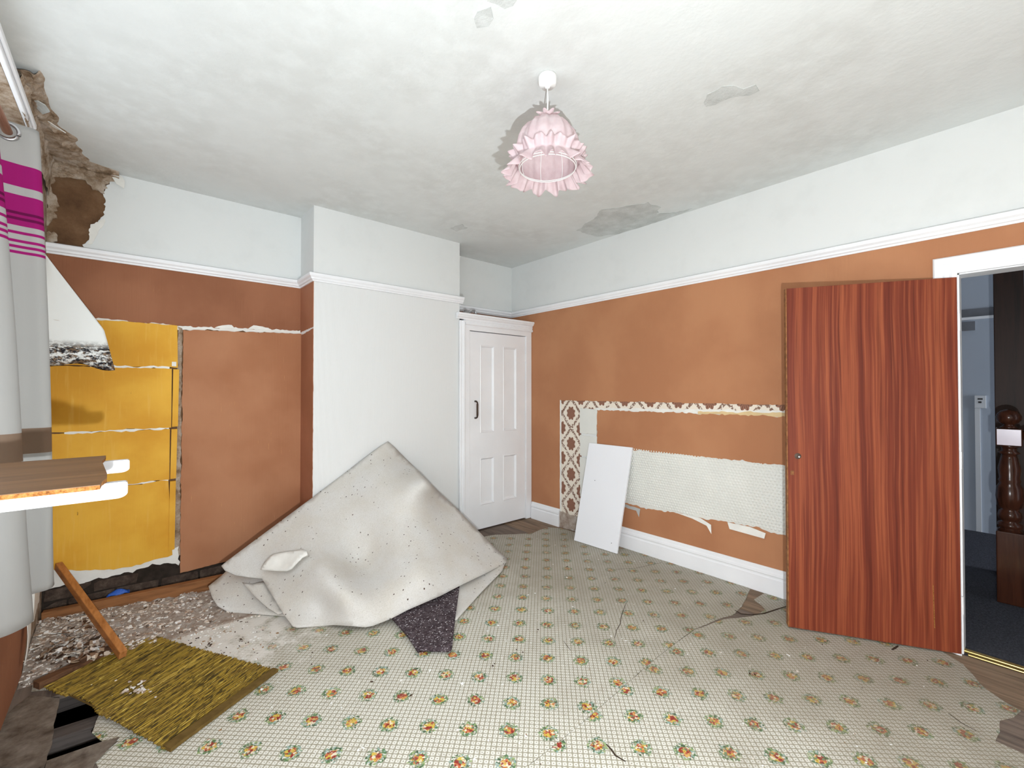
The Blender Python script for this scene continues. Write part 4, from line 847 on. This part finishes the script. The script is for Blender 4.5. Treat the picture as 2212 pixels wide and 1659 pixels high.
# thing on top of it
q = Vector((2.44, 3.50, 2.098)); ft = thing('pipe_fitting', 'small metal wall fitting left on top of the white cupboard', 'fitting', tuple(q))
finish('body', MB().lathe([(0, 0), (.030, 0), (.034, .01), (.030, .024), (.016, .034), (.012, .046), (0, .048)], q, 14), 'steel', ft, smooth=True)
finish('arm', MB().tube([q+Vector((.02, 0, .03)), q+Vector((.05, 0, .026)), q+Vector((.08, 0, .048)), q+Vector((.105, 0, .052)), q+Vector((.118, 0, .034)), q+Vector((.122, 0, .004))], [.008, .008, .008, .009, .010, .010], 8), 'steel', ft, smooth=True)
finish('foot', MB().lathe([(0, 0), (.018, 0), (.018, .006), (.008, .010), (0, .011)], q+Vector((.13, 0, 0)), 12), 'dark_metal', ft)

# ---- white board leaning on the right wall
P0, P1 = Vector((3.066, 2.680, .0)), Vector((3.084, 2.226, .0)); T0 = at(1275, 958, 0, XR-.034); T1 = at(1363, 967, 0, XR-.034)
up = ((T0-P0)+(T1-P1))/2; ey = (P1-P0); nrm = ey.cross(up).normalized()
if nrm.x < 0: nrm = -nrm
mb = MB(); vs = [P0, P1, P1+up, P0+up]; mb.add(vs+[p+nrm*.018 for p in vs], [(0, 1, 2, 3), (7, 6, 5, 4), (0, 4, 5, 1), (1, 5, 6, 2), (2, 6, 7, 3), (3, 7, 4, 0)])
lb_ = min(p.z for p in mb.v)
for p in mb.v: p.z -= lb_
o = finish('white_board', mb, 'white_panel', bevel=.001); tag(o, 'plain white laminate board leaning upright against the stripped right wall', 'board')
for u, v in ((.28, .63), (.86, .08)):
    c = P0+ey*u+up*v-nrm*.0006-Vector((0, 0, lb_))
    finish('screw_hole', MB().add([c+ey.normalized()*.004*math.cos(k)+up.normalized()*.004*math.sin(k) for k in (0, 1, 2, 3, 4, 5)], [tuple(range(6))]), 'black_plastic', o, recalc=False)

# ---- pendant lamp
LX, LY = 1.385, 1.36
lamp = thing('pendant_lamp', 'pink frilled fabric pendant lampshade hanging from a white ceiling rose', 'lamp', (LX, LY, H))
finish('ceiling_rose', MB().lathe([(0, H), (.040, H), (.041, H-.012), (.039, H-.036), (.034, H-.043), (.012, H-.046), (.009, H-.054), (0, H-.054)], (LX, LY, 0), 28), 'wire_white', lamp, smooth=True)
finish('flex', MB().tube([(LX, LY, H-.05), (LX+.002, LY, 2.66), (LX, LY+.001, 2.57), (LX, LY, 2.52)], .0032, 6), 'wire_white', lamp, smooth=True)
finish('lamp_holder', MB().lathe([(0, 2.53), (.012, 2.53), (.017, 2.515), (.017, 2.47), (.021, 2.465), (.021, 2.452), (0, 2.452)], (LX, LY, 0), 16), 'wire_white', lamp, smooth=True)
RZ = 2.362
prof = [(.020, 2.572), (.034, 2.566), (.060, 2.556), (.088, 2.538), (.112, 2.510), (.128, 2.476), (.137, 2.440), (.139, 2.405), (.136, 2.378), (.130, RZ)]
def pleat(i, a): return 1+(.045*math.sin(12*a)+.03*math.sin(7*a+1.3)+.025*math.sin(23*a))*(1-abs(i-3)/7)
shade = finish('shade', MB().lathe(prof, (LX, LY, 0), 96, pleat), 'pink_fabric', lamp, smooth=True, recalc=False)
finish('neck_ruffle', MB().lathe([(.018, 2.568), (.034, 2.580), (.048, 2.586)], (LX, LY, 0), 60, lambda i, a: 1+.28*math.sin(9*a)*i/2), 'pink_fabric', shade, smooth=True, recalc=False)
rf = random.Random(3); ph = [rf.random()*6 for _ in range(4)]
def frill(u, v):
    a = 2*PI*u; k = abs(v-.40)/.6; amp = .0125*k*1.5+.003
    wv = math.sin(19*a+ph[0]+1.2*math.sin(3*a))+.6*math.sin(31*a+ph[1])+.35*math.sin(11*a+ph[2])
    r = .139+.030*k*1.2+amp*wv*.75+(0.018*(v-.4) if v > .4 else 0); z = RZ+.052-.092*v+.008*k*math.sin(13*a+ph[3])
    return Vector((LX+r*math.cos(a), LY+r*math.sin(a), z))
finish('frill', MB().grid(frill, 320, 14), 'pink_fabric', shade, smooth=True, recalc=False, solid=.0012)
for zz, r_ in ((RZ-.004, .127), (RZ-.012, .123)):
    finish('wire_ring', MB().tube([(LX+r_*math.cos(2*PI*k/48), LY+r_*math.sin(2*PI*k/48), zz) for k in range(48)], .0022, 6, closed=True), 'wire_white', shade, smooth=True)
for k in range(8):
    a = 2*PI*(k+.3)/8; finish('wire_rib', MB().tube([(LX+(r-.004)*math.cos(a), LY+(r-.004)*math.sin(a), z-.002) for r, z in prof[1:]], .0017, 5), 'wire_white', shade)

# ---- curtain and pole at the window
ZC0, ZC1 = .66, 2.30
top = [(-.372, 1.98), (-.365, 2.06), (-.345, 2.085), (-.337, 2.11), (-.345, 2.14), (-.365, 2.17), (-.374, 2.21), (-.36, 2.255), (-.31, 2.278), (-.272, 2.285), (-.258, 2.30), (-.262, 2.325), (-.275, 2.335)]
bot = [(-.362, 1.85), (-.35, 1.93), (-.26, 1.97), (-.224, 2.02), (-.245, 2.07), (-.32, 2.11), (-.345, 2.16), (-.32, 2.23), (-.255, 2.255), (-.215, 2.262), (-.20, 2.285), (-.208, 2.325), (-.225, 2.335)]
def cat(P, s):
    n = len(P)-1; f = min(max(s*n, 0), n-1e-6); i = int(f); t_ = f-i; g = lambda j: Vector(P[min(max(j, 0), n)])
    p0, p1, p2, p3 = g(i-1), g(i), g(i+1), g(i+2)
    return .5*((2*p1)+(p2-p0)*t_+(2*p0-5*p1+4*p2-p3)*t_*t_+(3*p1-p0-3*p2+p3)*t_**3)
def curt(u, v):
    p = cat(top, u).lerp(cat(bot, u), v**.8); w = .004*math.sin(7*v+20*u)*v
    z = ZC1+(ZC0-ZC1)*v
    if v == 1: z += .03*(u-.5)
    return Vector((max(p.x+w, XL+.006), p.y, z))
ctn = thing('curtain', 'off-white eyelet curtain with magenta stripes drawn aside at the window', 'curtain', (-.30, 2.2, ZC0))
finish('fabric', MB().grid(curt, 130, 60), 'curtain', ctn, smooth=True, recalc=False, solid=.0015)
for (px_, py_) in ((-.327, 2.272),):
    finish('eyelet', MB().tube([(px_+.028*math.cos(2*PI*k/24), py_-.006, 2.262+.028*math.sin(2*PI*k/24)) for k in range(24)], .006, 6, closed=True), 'steel', ctn, smooth=True)
pole = thing('curtain_pole', 'copper coloured curtain pole above the window', 'pole', (-.327, 1.2, 2.262))
finish('rod', MB().tube([(-.327, -.3, 2.262), (-.327, 2.44, 2.262)], .013, 14), 'copper', pole, smooth=True)
finish('finial', MB().lathe([(0, -.02), (.018, -.016), (.022, 0), (.018, .016), (0, .02)], (-.327, 2.45, 2.262), 14), 'copper', pole, smooth=True)
for yy in (.2, 2.43): finish('bracket', MB().box((XL, yy-.012, 2.245), (-.327, yy+.012, 2.262)), 'copper', pole)
# lining paper peeled off the wall beside the window
def flap(u, v):
    z = 2.125-.63*v; wmax = .012+.245*min(1, v/.64)**1.0 if v < .64 else .257+.05*(v-.64)/.36
    x = XL+.010+wmax*u; y = 3.40+.10*u+.03*math.sin(3*u+2*v); 
    if v > .78: k = (v-.78)/.22; y -= .05*math.sin(PI*k); z -= .012*math.sin(9*u)*k-(1-u)*.03*k
    return Vector((x, y, z))
o = finish('wallpaper_flap', MB().grid(flap, 24, 40), 'lining_paper', smooth=True, recalc=False, solid=.002); tag(o, 'white lining paper flap with black mould peeling from the wall beside the curtain', 'wallpaper')

# ---- white rails with a broken board in front of the curtain
zt = 1.15
tr_ = thing('trestle', 'white wooden trestle with two round-ended rails standing before the curtain', 'trestle', (-.30, 1.55, 0))
def rail(tipu, tipv, z, hgt, thk, name='rail'):
    tp_ = at(tipu, tipv, 2, z); y = tp_.y; x1 = tp_.x; x0 = -.34; r = hgt*.34
    P = [(x0, z-hgt/2), (x1-r*1.6, z-hgt/2)]+[(x1-r*1.6+r*1.6*math.sin(PI/2*k/6), z-hgt/2+r-r*math.cos(PI/2*k/6)) for k in range(1, 7)]+[(x1-.006+.006*math.cos(PI/2*k/4), z+hgt/2-.006+.006*math.sin(PI/2*k/4)) for k in range(5)]+[(x0, z+hgt/2)]
    finish(name, MB().prism([(a, y, b) for a, b in P], (0, thk, 0)), 'shelf_white', tr_, bevel=.0015); return y, x1
y1_, x1_ = rail(276, 1057, zt, .036, .022); y2_, x2_ = rail(280, 1006, zt, .036, .022)
for yy in (y1_, y2_):
    finish('leg', MB().box((-.335, yy, .0), (-.305, yy+.022, zt-.018)), 'shelf_white', tr_, bevel=.002); finish('foot', MB().box((-.37, yy-.01, 0), (-.25, yy+.03, .02)), 'shelf_white', tr_, bevel=.002)
finish('stretcher', MB().box((-.33, y1_+.022, .35), (-.31, y2_, .40)), 'shelf_white', tr_, bevel=.002)
zb = zt+.0185; e0 = at(216, 1047, 2, zb+.010); e1 = at(229, 984, 2, zb+.010)
Pt = [(-.345, e0.y), (e0.x, e0.y), (e0.x+.001, e0.y+.04), (e0.x+.008, e0.y+.09), (e0.x+.006, e0.y+.16), (e1.x-.005, e1.y-.12), (e1.x+.0, e1.y-.05), (e1.x, e1.y), (-.345, e1.y)]
brd = thing('broken_board', 'brown veneered chipboard with a snapped end resting on the white trestle rails', 'board', (-.1, (e0.y+e1.y)/2, zb))
finish('veneer', MB().prism([(a, b, zb+.0085) for a, b in Pt], (0, 0, .0015)), 'shelf_wood', brd)
finish('core', MB().prism([(a, b, zb) for a, b in Pt], (0, 0, .0085)), 'chipboard', brd)

# ================================================================== HALL beyond the door
HXW = 6.23
struct(finish('floor_hall', MB().box((XR+.12, -3, -.06), (HXW+.1, 2.2, -.002)).box((XR+.0, DY0, -.06), (XR+.12, DY1, -.003)), 'hall_carpet', loc=(5, 0, 0)))
hall = struct(finish('wall_hall', MB().box((HXW, -3, -.1), (HXW+.1, 2.2, H)).box((XR+.12, 2.1, -.1), (HXW, 2.2, H)).box((XR+.12, -3.1, -.1), (HXW, -3, H)), 'hall_wall', loc=(HXW, 0, 0)))
struct(finish('ceiling_hall', MB().box((XR+.12, -3, H), (HXW+.1, 2.2, H+.1)), 'ceiling', loc=(5, 0, H)))
slab('dado_strip', [(-.6, 2.085), (1.2, 2.085), (1.2, 2.165), (-.6, 2.165)], lambda a, b, d: (HXW-d, a, b), 0, .008, 'hall_strip', hall)
slab('pipe_boxing', [(-.2, 2.06), (1.0, 2.06), (1.0, 2.085), (-.2, 2.085)], lambda a, b, d: (HXW-d, a, b), 0, .03, 'white_gloss', hall)
slab('meter_box', [(.288, 1.955), (.46, 1.955), (.46, 2.04), (.288, 2.04)], lambda a, b, d: (HXW-d, a, b), 0, .03, 'hall_strip', hall)
sk = thing('thermostat', 'white wall controller with black display on the hall wall', 'thermostat', (HXW, .262, 1.2))
finish('plate', MB().box((HXW-.022, .222, 1.195), (HXW, .300, 1.318)), 'grey_plastic', sk, bevel=.003)
finish('display', MB().box((HXW-.024, .244, 1.278), (HXW-.02, .278, 1.292)), 'black_plastic', sk); finish('display', MB().box((HXW-.024, .252, 1.245), (HXW-.02, .274, 1.262)), 'black_plastic', sk)
o = finish('cable_trunking', MB().box((HXW-.012, .262, 0), (HXW, .300, 1.195)), 'grey_plastic', bevel=.002); tag(o, 'white cable trunking running down the hall wall below the controller', 'trunking')
NX, NY = 4.32, .055
nw = thing('newel_post', 'dark turned wooden newel post with ball top at the foot of the stairs', 'newel post', (NX, NY, 0))
s = .062; Rm = Vector((math.cos(.0), 0, 0))
finish('base_block', MB().box((NX-s, NY-s, 0), (NX+s, NY+s, .46)), 'newel_wood', nw, bevel=.006)
finish('turning', MB().lathe([(0, .46), (.058, .46), (.045, .475), (.058, .49), (.056, .51), (.036, .52), (.050, .535), (.056, .56), (.050, .585), (.036, .60), (.058, .62), (.064, .68), (.060, .74), (.045, .77), (.052, .785), (.046, .80), (.052, .86), (.040, .93), (.034, .955), (.052, .965), (.034, .98), (.034, 1.0), (.054, 1.012), (0, 1.012)], (NX, NY, 0), 28), 'newel_wood', nw, smooth=True)
bl = finish('cap_block', MB().box((NX-.058, NY-.058, 1.012), (NX+.058, NY+.058, 1.125)), 'newel_wood', nw, bevel=.006)
finish('flash_sheen', MB().box((NX-.0595, NY-.052, 1.018), (NX-.058, NY+.052, 1.119)), 'lilac_sheen', bl)  # flash reflection on the block, painted as a thin lilac plate
finish('ball', MB().lathe([(.0, 1.125), (.045, 1.127), (.03, 1.138), (.024, 1.148), (.042, 1.158), (.055, 1.178), (.058, 1.198), (.052, 1.218), (.036, 1.236), (.015, 1.246), (0, 1.248)], (NX, NY, 0), 28), 'newel_wood', nw, smooth=True)
o = finish('stair_post', MB().box((4.86, -.02, 0), (4.99, .13, H)), 'dark_post', bevel=.004); tag(o, 'tall almost black wooden post behind the newel in the hall', 'post')
sp_w = struct(finish('wall_stairs', MB().box((4.90, -2.5, 0), (4.98, -.022, H)), 'leafy_paper', loc=(4.9, -1, 0)), 'dark leaf-patterned wall beside the stairs')
finish('handrail', MB().tube([(NX, NY-.05, 1.07), (NX+.0, -1.2, 1.85)], .03, 10), 'newel_wood', nw, smooth=True)
